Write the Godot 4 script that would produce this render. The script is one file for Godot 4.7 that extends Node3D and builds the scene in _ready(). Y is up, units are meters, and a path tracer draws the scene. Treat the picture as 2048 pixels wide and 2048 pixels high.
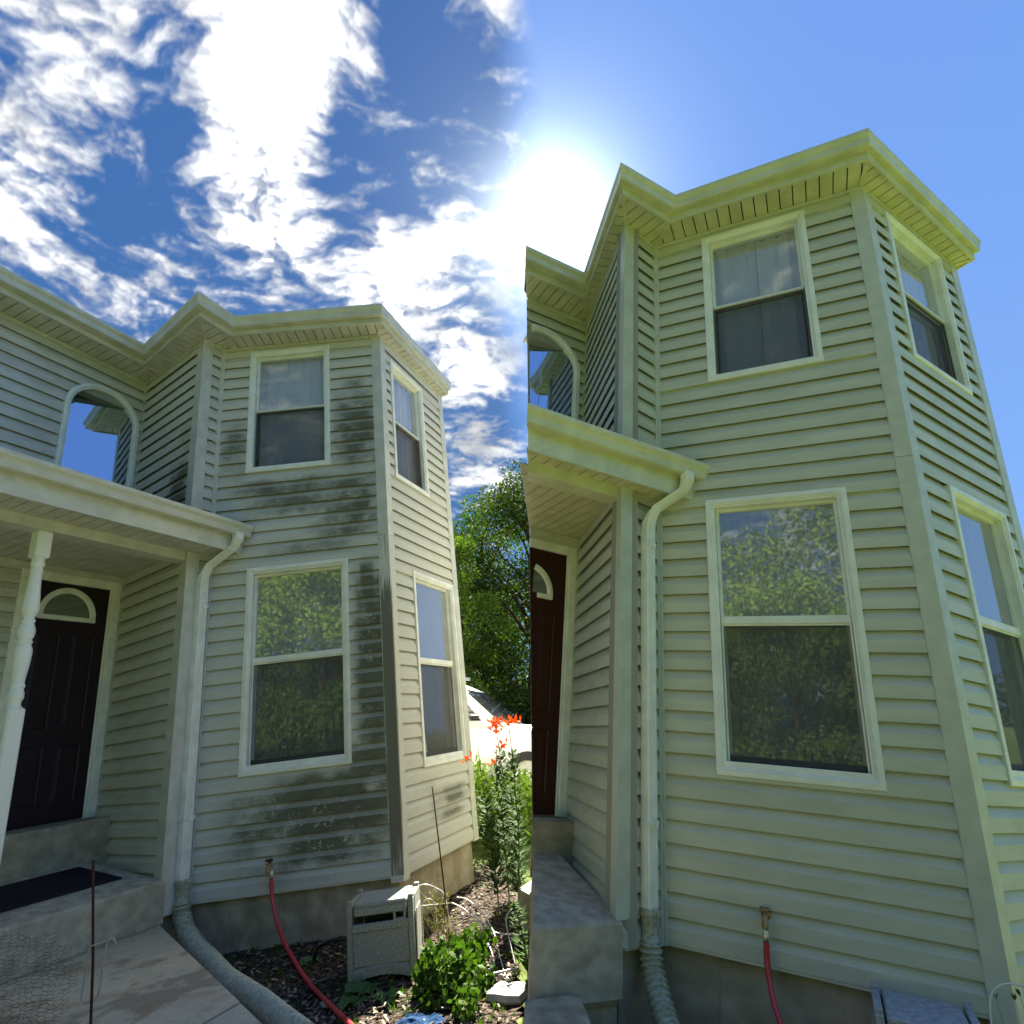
extends Node3D
# Twin vinyl-sided houses, one stained and one clean, built in metres. Each yard has its own frame (YL, YR): the lot slopes,
# and every thing of a yard is placed in that frame.

const CH := 0.1317      # height of one siding course
const EXPO := 6.8
const TOP := 5.4        # wall height over the siding's bottom edge
var YL := Transform3D(Basis(Vector3(0.408, 0.054, -0.911), Vector3(-0.114, 0.993, 0.008), Vector3(0.906, 0.101, 0.411)).orthonormalized(), Vector3(-3.883, -0.007, -5.758))
var YR := Transform3D(Basis(Vector3(0.890, -0.074, -0.450), Vector3(0.079, 0.997, -0.008), Vector3(0.450, -0.029, 0.893)).orthonormalized(), Vector3(0.090, 0.331, -5.176))
var rng := RandomNumberGenerator.new()
var M := {}
var taken := {}

# ---------------------------------------------------------------- mesh helpers
class MB:
	var st := SurfaceTool.new()
	var flip := false
	func _init(smooth := false) -> void:
		st.begin(Mesh.PRIMITIVE_TRIANGLES)
		st.set_smooth_group(0 if smooth else -1)
	func tri(a: Vector3, b: Vector3, c: Vector3, ua := Vector2.ZERO, ub := Vector2.ZERO, uc := Vector2.ZERO) -> void:
		st.set_uv(ua); st.add_vertex(a)
		st.set_uv(uc); st.add_vertex(c)
		st.set_uv(ub); st.add_vertex(b)
	func quad(a: Vector3, b: Vector3, c: Vector3, d: Vector3, ua := Vector2.ZERO, ub := Vector2(1, 0), uc := Vector2(1, 1), ud := Vector2(0, 1)) -> void:
		tri(a, b, c, ua, ub, uc)
		tri(a, c, d, ua, uc, ud)
	func loft(rings: Array, closed := true, caps := true, uvs: Array = []) -> void:
		var n: int = rings[0].size()
		for k in rings.size() - 1:
			for i in (n if closed else n - 1):
				var j := (i + 1) % n
				if uvs.is_empty():
					quad(rings[k][i], rings[k][j], rings[k + 1][j], rings[k + 1][i], Vector2(float(i) / n, k), Vector2(float(i + 1) / n, k), Vector2(float(i + 1) / n, k + 1), Vector2(float(i) / n, k + 1))
				else:
					quad(rings[k][i], rings[k][j], rings[k + 1][j], rings[k + 1][i], uvs[k][i], uvs[k][j], uvs[k + 1][j], uvs[k + 1][i])
		if caps and closed:
			for e in [0, rings.size() - 1]:
				for i in range(1, n - 1):
					var o := Vector2.ZERO
					if uvs.is_empty():
						tri(rings[e][0], rings[e][i], rings[e][i + 1], o, o, o)
					else:
						tri(rings[e][0], rings[e][i], rings[e][i + 1], uvs[e][0], uvs[e][i], uvs[e][i + 1])
	# box with chamfered edges, in the frame t, from lo to hi
	func box(t: Transform3D, lo: Vector3, hi: Vector3, ch := 0.004) -> void:
		var rings := []
		for s in [[lo.z, ch], [lo.z + ch, 0.0], [hi.z - ch, 0.0], [hi.z, ch]]:
			var q: float = s[1]
			var r := []
			var c := ch + q * 0.8
			for p in [Vector2(lo.x + c, lo.y + q), Vector2(hi.x - c, lo.y + q), Vector2(hi.x - q, lo.y + c), Vector2(hi.x - q, hi.y - c), Vector2(hi.x - c, hi.y - q), Vector2(lo.x + c, hi.y - q), Vector2(lo.x + q, hi.y - c), Vector2(lo.x + q, lo.y + c)]:
				r.append(t * Vector3(p.x, p.y, s[0]))
			rings.append(r)
		loft(rings)
	func tube(path: Array, rad: Callable, sides := 10, caps := true) -> void:
		var rings := []
		var side := Vector3.ZERO
		for k in path.size():
			var d: Vector3 = (path[mini(k + 1, path.size() - 1)] - path[maxi(k - 1, 0)]).normalized()
			if side == Vector3.ZERO:
				side = d.cross(Vector3.UP if absf(d.y) < 0.9 else Vector3.RIGHT).normalized()
			side = (side - d * side.dot(d)).normalized()
			var up := side.cross(d)
			var r: float = rad.call(float(k) / (path.size() - 1))
			var ring := []
			for i in sides:
				var a := TAU * i / sides
				ring.append(path[k] + (side * cos(a) + up * sin(a)) * r)
			rings.append(ring)
		loft(rings, true, caps)
	# vertical prism over a plan polygon
	func prism(poly: Array, y0: float, y1: float, us: Array = []) -> void:
		var a := []
		var b := []
		var ua := []
		var ub := []
		for i in poly.size():
			a.append(Vector3(poly[i].x, y0, poly[i].y))
			b.append(Vector3(poly[i].x, y1, poly[i].y))
			var u: float = us[i] if us else float(i) / poly.size()
			ua.append(Vector2(u, y0)); ub.append(Vector2(u, y1))
		loft([a, b], true, false, [ua, ub])
		var ix := Geometry2D.triangulate_polygon(PackedVector2Array(poly))
		for i in range(0, ix.size(), 3):
			tri(a[ix[i]], a[ix[i + 1]], a[ix[i + 2]])
			tri(b[ix[i]], b[ix[i + 1]], b[ix[i + 2]])
	func lathe(prof: Array, c: Vector3, sides := 24) -> void:
		var rings := []
		for p in prof:
			var ring := []
			for i in sides:
				ring.append(c + Vector3(cos(TAU * i / sides) * p.x, p.y, sin(TAU * i / sides) * p.x))
			rings.append(ring)
		loft(rings)
	func done() -> ArrayMesh:
		st.generate_normals()
		return st.commit()

func curve(pts: Array, step := 0.03) -> Array:
	var c := Curve3D.new()
	for k in pts.size():
		var t: Vector3 = (pts[mini(k + 1, pts.size() - 1)] - pts[maxi(k - 1, 0)]) / 6.0
		c.add_point(pts[k], -t, t)
	var n := maxi(2, int(c.get_baked_length() / step))
	var r := []
	for i in n + 1:
		r.append(c.sample_baked(c.get_baked_length() * i / n, true))
	return r

func obj(called: String, mesh: Mesh, m: Material, parent: Node) -> MeshInstance3D:
	var o := MeshInstance3D.new()
	o.name = called
	o.mesh = mesh
	o.material_override = m
	parent.add_child(o, true)
	return o

func numbered(called: String) -> String:
	taken[called] = taken.get(called, -1) + 1
	return called if taken[called] == 0 else "%s_%03d" % [called, taken[called]]

func tag(o: Node, label: String, category: String, group := "") -> void:
	o.set_meta("label", label)
	o.set_meta("category", category)
	if group: o.set_meta("group", group)

func thing(called: String, label: String, category: String, t := Transform3D(), group := "") -> Node3D:
	var o := Node3D.new()
	o.name = numbered(called)
	add_child(o)
	o.transform = t
	tag(o, label, category, group)
	return o

func lin(r: float, g: float, b: float) -> Color:
	return Color(r, g, b).linear_to_srgb()

# ---------------------------------------------------------------- materials
func noise_tex(freq: float, lo: Color, hi: Color, octaves := 4, sd := 1, size := 512) -> NoiseTexture2D:
	var n := FastNoiseLite.new()
	n.noise_type = FastNoiseLite.TYPE_SIMPLEX_SMOOTH
	n.fractal_octaves = octaves
	n.frequency = freq
	n.seed = sd
	var t := NoiseTexture2D.new()
	t.width = size; t.height = size
	t.seamless = true
	t.noise = n
	var g := Gradient.new()
	g.set_color(0, lo); g.set_color(1, hi)
	g.set_offset(0, 0.2); g.set_offset(1, 0.8)
	t.color_ramp = g
	return t

func bump_tex(freq: float, strength: float, sd := 5, size := 512) -> NoiseTexture2D:
	var n := FastNoiseLite.new()
	n.fractal_octaves = 5
	n.frequency = freq
	n.seed = sd
	var t := NoiseTexture2D.new()
	t.width = size; t.height = size
	t.seamless = true
	t.as_normal_map = true
	t.bump_strength = strength
	t.noise = n
	return t

func mat(called: String, c: Color, rough := 0.6, spec := 0.5) -> StandardMaterial3D:
	var m := StandardMaterial3D.new()
	m.resource_name = called
	m.albedo_color = c
	m.roughness = rough
	m.metallic_specular = spec
	M[called] = m
	return m

func grain(m: StandardMaterial3D, tex: Texture2D, scale: Vector3, world := false) -> void:
	m.albedo_texture = tex
	m.uv1_triplanar = true
	m.uv1_world_triplanar = world
	m.uv1_scale = scale

func relief(m: StandardMaterial3D, tex: Texture2D, s := 1.0) -> void:
	m.normal_enabled = true
	m.normal_texture = tex
	m.normal_scale = s

func fbm(freq: float, octaves: int, sd: int) -> FastNoiseLite:
	var n := FastNoiseLite.new()
	n.noise_type = FastNoiseLite.TYPE_SIMPLEX_SMOOTH
	n.frequency = freq
	n.fractal_octaves = octaves
	n.seed = sd
	return n

func sstep(a: float, b: float, x: float) -> float:
	var t := clampf((x - a) / (b - a), 0.0, 1.0)
	return t * t * (3.0 - 2.0 * t)

# Algae and dirt on a wall: spots are [u, y, half width, half height, strength] in metres on the wall; light squiggles are scraped tracks.
func stain_texture(w: float, base: Color, spots: Array, tracks: Array, px := 320, sd := 3) -> ImageTexture:
	var iw := int(w * px)
	var ih := int(TOP * px)
	var data := PackedByteArray()
	data.resize(iw * ih * 3)
	var n1 := fbm(1.0, 4, sd)
	var n2 := fbm(1.0, 3, sd + 7)
	var n3 := fbm(1.0, 2, sd + 11)
	var dirt := Color(0.058, 0.058, 0.034)
	var dirt2 := Color(0.115, 0.122, 0.082)
	var at := 0
	for j in ih:
		var y := TOP * (1.0 - (j + 0.5) / ih)
		var row := floorf(y / CH)
		var f := y / CH - row
		# the sheltered top of each course stays cleaner than the exposed face
		var face := 1.0 if f < 0.60 else 0.62
		if f > 0.9: face = 0.75
		for i in iw:
			var u := w * (i + 0.5) / iw
			var m := 0.0
			for s in spots:
				var dx: float = absf(u - s[0]) / s[2]
				var dy: float = absf(y - s[1]) / s[3]
				if dx < 1.5 and dy < 1.5:
					m = maxf(m, s[4] * (1.0 - sstep(0.25, 1.5, maxf(dx, dy) * 0.6 + 0.4 * sqrt(dx * dx + dy * dy))))
			var big := n1.get_noise_3d(u * 3.2, y * 3.4, row * 0.35)
			var c := base * (1.0 + 0.05 * big)
			if m > 0.02:
				var streak := n2.get_noise_3d(u * 14.0, y * 90.0, row * 0.6)
				var fine := n3.get_noise_2d(u * 130.0, y * 170.0)
				var k := m * 1.25 * (1.0 + 0.8 * big) + (streak * 0.50 + fine * 0.42) * (0.25 + 0.35 * m) - 0.05
				k = clampf(sstep(0.02, 1.05, k) * face, 0.0, 0.95)
				for t in tracks:
					var du: float = u - t[0]
					var dy2: float = y - t[1]
					if absf(du) < t[2] and absf(dy2) < t[3]:
						var wig := absf(n2.get_noise_3d(u * 15.0, y * 15.0, 40.0))
						if wig < 0.040 and n1.get_noise_2d(u * 7.0 + 30.0, y * 7.0) > 0.10: k *= 0.25
				c = c.lerp(dirt.lerp(dirt2, clampf(0.5 + big * 0.9, 0.0, 1.0)), k)
			c = c.linear_to_srgb()
			data[at] = int(clampf(c.r, 0, 1) * 255.0)
			data[at + 1] = int(clampf(c.g, 0, 1) * 255.0)
			data[at + 2] = int(clampf(c.b, 0, 1) * 255.0)
			at += 3
	return ImageTexture.create_from_image(Image.create_from_data(iw, ih, false, Image.FORMAT_RGB8, data))

func post_stain(base: Color) -> ImageTexture:
	var iw := 96
	var ih := 1400
	var im := Image.create(iw, ih, false, Image.FORMAT_RGB8)
	var n1 := fbm(1.0, 4, 21)
	for j in ih:
		var y := TOP * (1.0 - (j + 0.5) / ih)
		for i in iw:
			var u := (i + 0.5) / iw
			var run := 1.0 - sstep(1.9, 3.1, y)
			run = maxf(run, 0.35 * (1.0 - sstep(0.0, 0.5, absf(y - 2.95))))
			run *= 0.55 + 0.45 * sstep(0.0, 0.4, y)
			var side := sstep(0.02, 0.10, u) * (1.0 - sstep(0.52, 0.66, u))
			var k := run * side * 1.15 + n1.get_noise_2d(u * 14.0, y * 2.2) * 0.5 + n1.get_noise_2d(u * 40.0, y * 6.0) * 0.3 - 0.28
			k = clampf(sstep(0.05, 0.62, k), 0.0, 0.88)
			var c := base.lerp(Color(0.10, 0.095, 0.068), k)
			im.set_pixel(i, j, c.linear_to_srgb())
	return ImageTexture.create_from_image(im)

# old walkway concrete: brown and grey stains and the curved marks of the trowel; one tile is four metres
func walk_texture() -> ImageTexture:
	var n := 800
	var im := Image.create(n, n, false, Image.FORMAT_RGB8)
	var n1 := fbm(1.0, 6, 61)
	var n2 := fbm(1.0, 3, 62)
	var arcs := [[-1.15, 3.30, 0.55], [-0.75, 2.75, 0.34], [-1.55, 2.55, 0.40], [-0.55, 2.15, 0.30], [-1.30, 1.85, 0.36], [-2.1, 3.1, 0.5]]
	for j in n:
		var z := 4.0 * (j + 0.5) / n
		for i in n:
			var x := 4.0 * (i + 0.5) / n - 4.0
			var a := n1.get_noise_2d(x * 1.3, z * 1.3)
			var b := n1.get_noise_2d(x * 6.0 + 20.0, z * 6.0)
			var g := n2.get_noise_2d(x * 60.0, z * 60.0)
			var c := Color(0.46, 0.41, 0.305) * (1.0 + 0.16 * b + 0.16 * g)
			c = c.lerp(Color(0.20, 0.17, 0.115), 0.75 * sstep(0.0, 0.45, a + 0.5 * b))
			c = c.lerp(Color(0.30, 0.20, 0.11), 0.45 * sstep(0.15, 0.5, n1.get_noise_2d(x * 1.7 + 50.0, z * 1.7) + 0.4 * b))
			for q in arcs:
				var r := Vector2(x - q[0], z - q[1]).length()
				if r < q[2]:
					var w := sin(r * 150.0 + 9.0 * b + 6.0 * g) * sstep(0.04, 0.12, r) * (1.0 - sstep(0.6, 1.0, r / q[2])) * (0.5 + n1.get_noise_2d(x * 5.0, z * 5.0 + 9.0))
					c = c * (1.0 + 0.13 * w)
			im.set_pixel(i, j, c.linear_to_srgb())
	return ImageTexture.create_from_image(im)

func make_materials() -> void:
	var grain_n := bump_tex(0.012, 3.0, 8)
	# siding
	for s in [["siding_stained", Color(0.555, 0.555, 0.51)], ["siding_clean", Color(0.555, 0.575, 0.455)]]:
		var m := mat(s[0], s[1].linear_to_srgb(), 0.42, 0.45)
		grain(m, noise_tex(0.006, Color(0.93, 0.93, 0.92), Color(1, 1, 1), 3, 4), Vector3(0.8, 2.5, 0.8))
		relief(m, grain_n, 0.10)
		for k in 2:    # boards of other batches, a touch lighter or darker
			var v := m.duplicate()
			v.albedo_color = (s[1] * [0.955, 1.035][k]).linear_to_srgb()
			M["%s_%d" % [s[0], k]] = v
	for s in [["trim_stained", Color(0.58, 0.585, 0.54), 0.4], ["trim_clean", Color(0.57, 0.60, 0.49), 0.38], ["soffit_stained", Color(0.59, 0.58, 0.52), 0.5], ["soffit_clean", Color(0.60, 0.60, 0.36), 0.5], ["gutter_stained", Color(0.60, 0.60, 0.53), 0.35], ["gutter_clean", Color(0.61, 0.63, 0.42), 0.32], ["white_stained", Color(0.83, 0.85, 0.82), 0.35], ["white_clean", Color(0.84, 0.87, 0.79), 0.35]]:
		var m := mat(s[0], s[1].linear_to_srgb(), s[2], 0.5)
		grain(m, noise_tex(0.008, Color(0.92, 0.92, 0.91), Color(1, 1, 1), 4, 14), Vector3(1.1, 1.1, 1.1))
	mat("backing", lin(0.05, 0.05, 0.045), 0.9, 0.2)
	mat("sheathing", lin(0.30, 0.30, 0.25), 0.8, 0.2)
	mat("room", lin(0.10, 0.09, 0.085), 0.9, 0.1)
	grain(mat("roof_shingle", lin(0.10, 0.09, 0.085), 0.9, 0.3), noise_tex(0.03, Color(0.6, 0.6, 0.6), Color(1, 1, 1), 4, 2), Vector3(2, 2, 2))
	# glass: a coated pane that mirrors part of what it faces
	var g := mat("glass", lin(0.55, 0.58, 0.60), 0.02, 0.6)
	g.transparency = BaseMaterial3D.TRANSPARENCY_ALPHA
	g.albedo_color.a = 0.10
	g.metallic = 0.50
	var gu := mat("glass_upper", lin(0.55, 0.58, 0.60), 0.02, 0.6)
	gu.transparency = BaseMaterial3D.TRANSPARENCY_ALPHA
	gu.albedo_color.a = 0.06
	gu.metallic = 0.24
	var a := mat("glass_arch", lin(0.40, 0.50, 0.66), 0.01, 0.6)
	a.metallic = 0.92
	var sc := mat("screen_mesh", lin(0.055, 0.06, 0.06), 0.6, 0.3)
	sc.transparency = BaseMaterial3D.TRANSPARENCY_ALPHA
	sc.albedo_color.a = 0.26
	mat("sash_dark", lin(0.10, 0.10, 0.095), 0.5)
	mat("aluminium", lin(0.62, 0.64, 0.62), 0.35)
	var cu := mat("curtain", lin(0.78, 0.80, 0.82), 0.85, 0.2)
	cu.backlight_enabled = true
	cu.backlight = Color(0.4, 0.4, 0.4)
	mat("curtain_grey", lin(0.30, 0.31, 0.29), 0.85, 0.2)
	mat("door_dark", lin(0.020, 0.010, 0.016), 0.4, 0.4)
	mat("door_red", lin(0.040, 0.010, 0.006), 0.4, 0.4)
	mat("post_white", lin(0.78, 0.80, 0.74), 0.35)
	# concrete
	for s in [["concrete", Color(0.49, 0.455, 0.36), 0.022, 30], ["concrete_old", Color(0.45, 0.405, 0.30), 0.018, 31], ["foundation", Color(0.43, 0.385, 0.29), 0.012, 32]]:
		var m := mat(s[0], s[1].linear_to_srgb(), 0.9, 0.25)
		grain(m, noise_tex(s[2], Color(0.80, 0.79, 0.765), Color(1, 1, 1), 8, s[3], 1024), Vector3(0.33, 0.33, 0.33), true)
		relief(m, bump_tex(0.25, 4.0, 40, 512), 0.10)
	grain(mat("walk", Color.WHITE, 0.9, 0.25), walk_texture(), Vector3(0.25, 0.25, 0.25))
	relief(M.walk, bump_tex(0.25, 4.0, 40, 512), 0.12)
	var soil := mat("mulch", lin(0.11, 0.088, 0.070), 0.95, 0.2)
	grain(soil, noise_tex(0.03, Color(0.35, 0.33, 0.32), Color(1, 1, 1), 6, 50, 1024), Vector3(0.7, 0.7, 0.7), true)
	relief(soil, bump_tex(0.05, 14.0, 51), 1.0)
	var lawn := mat("lawn", lin(0.125, 0.165, 0.055), 0.95, 0.2)
	grain(lawn, noise_tex(0.02, Color(0.6, 0.62, 0.5), Color(1, 1, 1), 6, 60, 1024), Vector3(0.25, 0.25, 0.25), true)
	for k in 3:
		mat("chip_%d" % k, [lin(0.15, 0.118, 0.094), lin(0.085, 0.068, 0.056), lin(0.24, 0.20, 0.165)][k], 0.95, 0.2)
	# garden things
	var pipe := mat("pipe", lin(0.47, 0.51, 0.39), 0.5)
	grain(pipe, noise_tex(0.02, Color(0.72, 0.72, 0.70), Color(1, 1, 1), 5, 70), Vector3(3, 3, 3))
	mat("hose_red", lin(0.50, 0.030, 0.045), 0.28, 0.6)
	mat("hose_black", lin(0.015, 0.016, 0.020), 0.35)
	var brass := mat("brass", lin(0.42, 0.27, 0.12), 0.45)
	brass.metallic = 0.6
	var steel := mat("steel", lin(0.62, 0.62, 0.60), 0.3)
	steel.metallic = 0.8
	var reel := mat("reel_grey", lin(0.33, 0.345, 0.30), 0.75, 0.3)
	grain(reel, noise_tex(0.05, Color(0.80, 0.80, 0.78), Color(1, 1, 1), 6, 80), Vector3(2.2, 2.2, 2.2))
	var reel2 := mat("reel_clean", lin(0.42, 0.44, 0.45), 0.7, 0.3)
	grain(reel2, noise_tex(0.016, Color(0.85, 0.85, 0.85), Color(1, 1, 1), 6, 80), Vector3(2.2, 2.2, 2.2))
	mat("black_inside", lin(0.008, 0.008, 0.009), 0.8, 0.2)
	var rust := mat("rust", lin(0.090, 0.038, 0.026), 0.85, 0.3)
	grain(rust, noise_tex(0.05, Color(0.5, 0.5, 0.5), Color(1, 1, 1), 4, 90), Vector3(6, 6, 6))
	mat("wire_white", lin(0.72, 0.72, 0.68), 0.4)
	mat("wire_grey", lin(0.30, 0.31, 0.29), 0.5)
	var rug := mat("mat_rubber", lin(0.028, 0.024, 0.030), 0.9, 0.2)
	relief(rug, bump_tex(0.2, 8.0, 95), 1.0)
	mat("tarp", lin(0.010, 0.040, 0.105), 0.8, 0.15)
	mat("stone", lin(0.30, 0.31, 0.30), 0.85)
	for s in [["leaf_green", Color(0.068, 0.128, 0.030)], ["leaf_wood", Color(0.115, 0.165, 0.035)], ["leaf_light", Color(0.105, 0.165, 0.030)], ["leaf_dark", Color(0.055, 0.085, 0.024)], ["leaf_lily", Color(0.042, 0.090, 0.020)], ["leaf_dry", Color(0.22, 0.20, 0.085)], ["lily_orange", Color(0.80, 0.13, 0.02)]]:
		var m := mat(s[0], s[1].linear_to_srgb(), 0.7, 0.18)
		m.vertex_color_use_as_albedo = true
		m.backlight_enabled = true
		m.backlight = Color(0.70, 0.78, 0.34) if s[0] != "lily_orange" else Color(0.7, 0.5, 0.3)
	grain(mat("bark", lin(0.11, 0.085, 0.065), 0.95, 0.2), noise_tex(0.02, Color(0.4, 0.4, 0.4), Color(1, 1, 1), 5, 99), Vector3(2.0, 0.5, 2.0))
	var car := mat("car_white", lin(0.78, 0.79, 0.80), 0.25, 0.6)
	car.clearcoat_enabled = true
	car.clearcoat = 0.8
	var cg := mat("car_glass", lin(0.02, 0.025, 0.028), 0.03, 0.7)
	cg.metallic = 0.1
	mat("tyre", lin(0.02, 0.02, 0.02), 0.85)
	mat("black_plastic", lin(0.02, 0.02, 0.021), 0.5)
	var lamp := mat("headlight_glass", lin(0.55, 0.57, 0.58), 0.08, 0.7)
	lamp.metallic = 0.4

# ---------------------------------------------------------------- sky: air and clouds only, clear to the right, broken cloud to the left
func make_sky() -> PanoramaSkyMaterial:
	var w := 3072
	var h := 1536
	var data := PackedFloat32Array()
	data.resize(w * h * 3)
	var n1 := fbm(1.0, 6, 11)
	var n2 := fbm(1.0, 4, 23)
	var n3 := fbm(1.0, 3, 37)
	var sun_dir := sun_towards()
	# cloud banks: [azimuth, elevation, half width, half height, more or less cloud, brightness]
	var banks := [[-32.0, 52.0, 6.0, 9.0, 1.3, 1.0], [-27.5, 55.0, 5.0, 5.0, 0.7, 0.9], [-30.0, 63.0, 7.0, 6.0, 0.9, 0.9], [-28.0, 43.0, 6.0, 3.5, 0.5, 0.8], [-49.0, 42.0, 6.0, 12.0, 0.34, 0.0], [-52.0, 35.0, 6.0, 4.0, 0.7, 0.4],
		[-41.0, 45.5, 3.0, 9.0, -0.7, 0.0], [-40.5, 33.5, 4.0, 2.5, 0.25, 0.0], [-12.5, 58.5, 6.5, 4.5, -1.1, 0.0], [-10.0, 50.0, 6.0, 4.0, 0.15, 0.0], [-21.0, 45.5, 2.6, 2.4, -0.6, 0.0], [-22.5, 51.5, 1.8, 2.6, -0.5, 0.0], [-14.0, 41.5, 9.0, 4.0, 1.2, 0.9], [-7.0, 46.0, 3.5, 3.0, 0.7, 0.8],
		[-6.0, 34.5, 4.0, 3.5, 0.9, 0.7], [-2.0, 40.5, 3.0, 2.4, 0.9, -1.0], [-1.0, 35.8, 3.0, 2.2, 0.9, -0.8], [-3.8, 27.5, 3.6, 3.0, 1.1, -1.0], [-1.5, 23.0, 4.0, 2.2, 0.7, 0.2], [-6.0, 18.5, 5.0, 2.2, -0.6, 0.0], [-10.5, 37.5, 1.6, 1.6, 0.5, -0.8]]
	var clear_top := Color(0.145, 0.32, 0.80)
	var clear_low := Color(0.29, 0.55, 1.02)
	for j in h:
		var el := PI * (0.5 - (j + 0.5) / h)
		if el < -0.06: break
		var sy := sin(el)
		var cy := cos(el)
		var eld := rad_to_deg(el)
		var air := clear_low.lerp(clear_top, pow(clampf(sy, 0.0, 1.0), 0.75))
		for i in w:
			var az := wrapf(TAU * (i + 0.5) / w, -PI, PI)
			var d := Vector3(sin(az) * cy, sy, -cos(az) * cy)
			var lw := 1.0 - sstep(-0.045, 0.085, sin(az) + 0.05 * n3.get_noise_3d(d.x * 5.0, d.y * 5.0, d.z * 5.0))
			var deep := lerpf(1.0, 0.42, lw)
			var c := Color(air.r * deep * lerpf(1.0, 0.62, lw), air.g * deep, air.b * deep * lerpf(1.04, 1.25, lw))
			var ang := rad_to_deg(acos(clampf(d.dot(sun_dir), -1.0, 1.0)))
			if lw > 0.01:
				var azd := rad_to_deg(az)
				var bias := 0.0
				var bright := 0.0
				if azd < 12.0 and azd > -75.0:
					for b in banks:
						var dx: float = (azd - b[0]) / b[2]
						var dy: float = (eld - b[1]) / b[3]
						var q := dx * dx + dy * dy
						if q < 5.0:
							var e := exp(-q)
							bias += b[4] * e
							bright += b[5] * e
				var p := d / maxf(sy, 0.16)
				var wx := n2.get_noise_2d(p.x * 1.6 + 7.0, p.z * 1.6)
				var wz := n2.get_noise_2d(p.x * 1.6, p.z * 1.6 + 19.0)
				var f := n1.get_noise_2d(p.x * 2.2 + wx * 0.6, p.z * 3.2 + wz * 0.6)
				var fine := n1.get_noise_2d(p.x * 8.0 + wz * 1.5, p.z * 12.0 + wx * 1.5)
				var finest := n2.get_noise_2d(p.x * 30.0 + fine * 2.0, p.z * 40.0 + f * 3.0)
				var v := f * 0.72 + fine * 0.66 + finest * 0.20 + bias * 0.66 - 0.08
				var dens := sstep(-0.16, 0.66, v) * lw
				var body := n2.get_noise_2d(p.x * 6.0 + 3.0, p.z * 6.0)
				var whiteness := 0.80 + 0.50 * clampf(v, 0.0, 1.2) + 0.30 * body + 0.22 * finest + 2.0 * clampf(bright, 0.0, 1.0) * sstep(0.25, 0.9, v)
				var shade := clampf(-bright * 1.1 + body * (0.6 if bright < -0.1 else 0.0), 0.0, 1.0)
				var cc := Color(whiteness * 0.985, whiteness, whiteness * 1.02).lerp(Color(0.36, 0.40, 0.46), shade * 0.85)
				c = c.lerp(cc, dens)
			var glow := 1.9 * exp(-pow(ang / 4.8, 2.0)) + 0.50 * exp(-pow(ang / 9.5, 2.0)) * (1.0 - 0.6 * lw) + 0.12 * exp(-ang / 16.0)
			c = Color(c.r + glow * 0.90, c.g + glow, c.b + glow * 0.97)
			var at := (j * w + i) * 3
			data[at] = c.r / EXPO
			data[at + 1] = c.g / EXPO
			data[at + 2] = c.b / EXPO
	# below the horizon: a plain ground tone, hidden by the ground sheet
	for j in h:
		if PI * (0.5 - (j + 0.5) / h) < -0.06:
			for i in w:
				var at := (j * w + i) * 3
				data[at] = 0.10; data[at + 1] = 0.11; data[at + 2] = 0.08
	var im := Image.create_from_data(w, h, false, Image.FORMAT_RGBF, data.to_byte_array())
	var s := PanoramaSkyMaterial.new()
	s.panorama = ImageTexture.create_from_image(im)
	return s

func sun_towards() -> Vector3:
	var az := deg_to_rad(4.5)
	var el := deg_to_rad(46.5)
	return Vector3(sin(az) * cos(el), sin(el), -cos(az) * cos(el))

# ---------------------------------------------------------------- house
func wall_frame(a: Vector2, b: Vector2) -> Dictionary:
	var d := (b - a).normalized()
	return {"a": Vector3(a.x, 0, a.y), "d": Vector3(d.x, 0, d.y), "n": Vector3(-d.y, 0, d.x), "len": a.distance_to(b)}

func wp(w: Dictionary, u: float, y: float, e: float) -> Vector3:
	return w.a + w.d * u + w.n * e + Vector3(0, y, 0)

func lap(t: float) -> float:
	if t < 0.58: return 0.0290 - 0.0030 * t
	return lerpf(0.0272, 0.0035, pow((t - 0.58) / 0.42, 0.75))

# one board of the siding between two end lines (each given by its u at the low and at the high edge)
func board_mesh(w: Dictionary, row: float, ya: float, yb: float, u0: Array, u1: Array) -> ArrayMesh:
	var ys := [ya]
	for t in [0.57, 0.64, 0.80]:
		if row + t * CH > ya + 0.004 and row + t * CH < yb - 0.004: ys.append(row + t * CH)
	ys.append(yb)
	var pe := [[ya, -0.001]]
	if ya < row + 0.002 and yb > row + 0.05:    # the hollow butt edge of a vinyl panel
		pe = [[ya + 0.042, -0.001], [ya + 0.040, 0.010], [ya + 0.004, 0.0245], [ya, 0.0245]]
	for y in ys: pe.append([y, lap((y - row) / CH) * (1.0 + 0.06 * sin(row * 91.0))])
	pe.append([yb, -0.001])
	var rings := []
	var uvs := []
	for uu in [u0, u1]:
		var r := []
		var q := []
		for p in pe:
			var t: float = (p[0] - ya) / maxf(yb - ya, 0.001)
			var u: float = lerpf(uu[0], uu[1], t)
			r.append(wp(w, u, p[0], p[1]))
			q.append(Vector2(u / w.len, 1.0 - p[0] / TOP))
		rings.append(r)
		uvs.append(q)
	var m := MB.new()
	m.loft(rings, true, true, uvs)
	return m.done()

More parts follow.
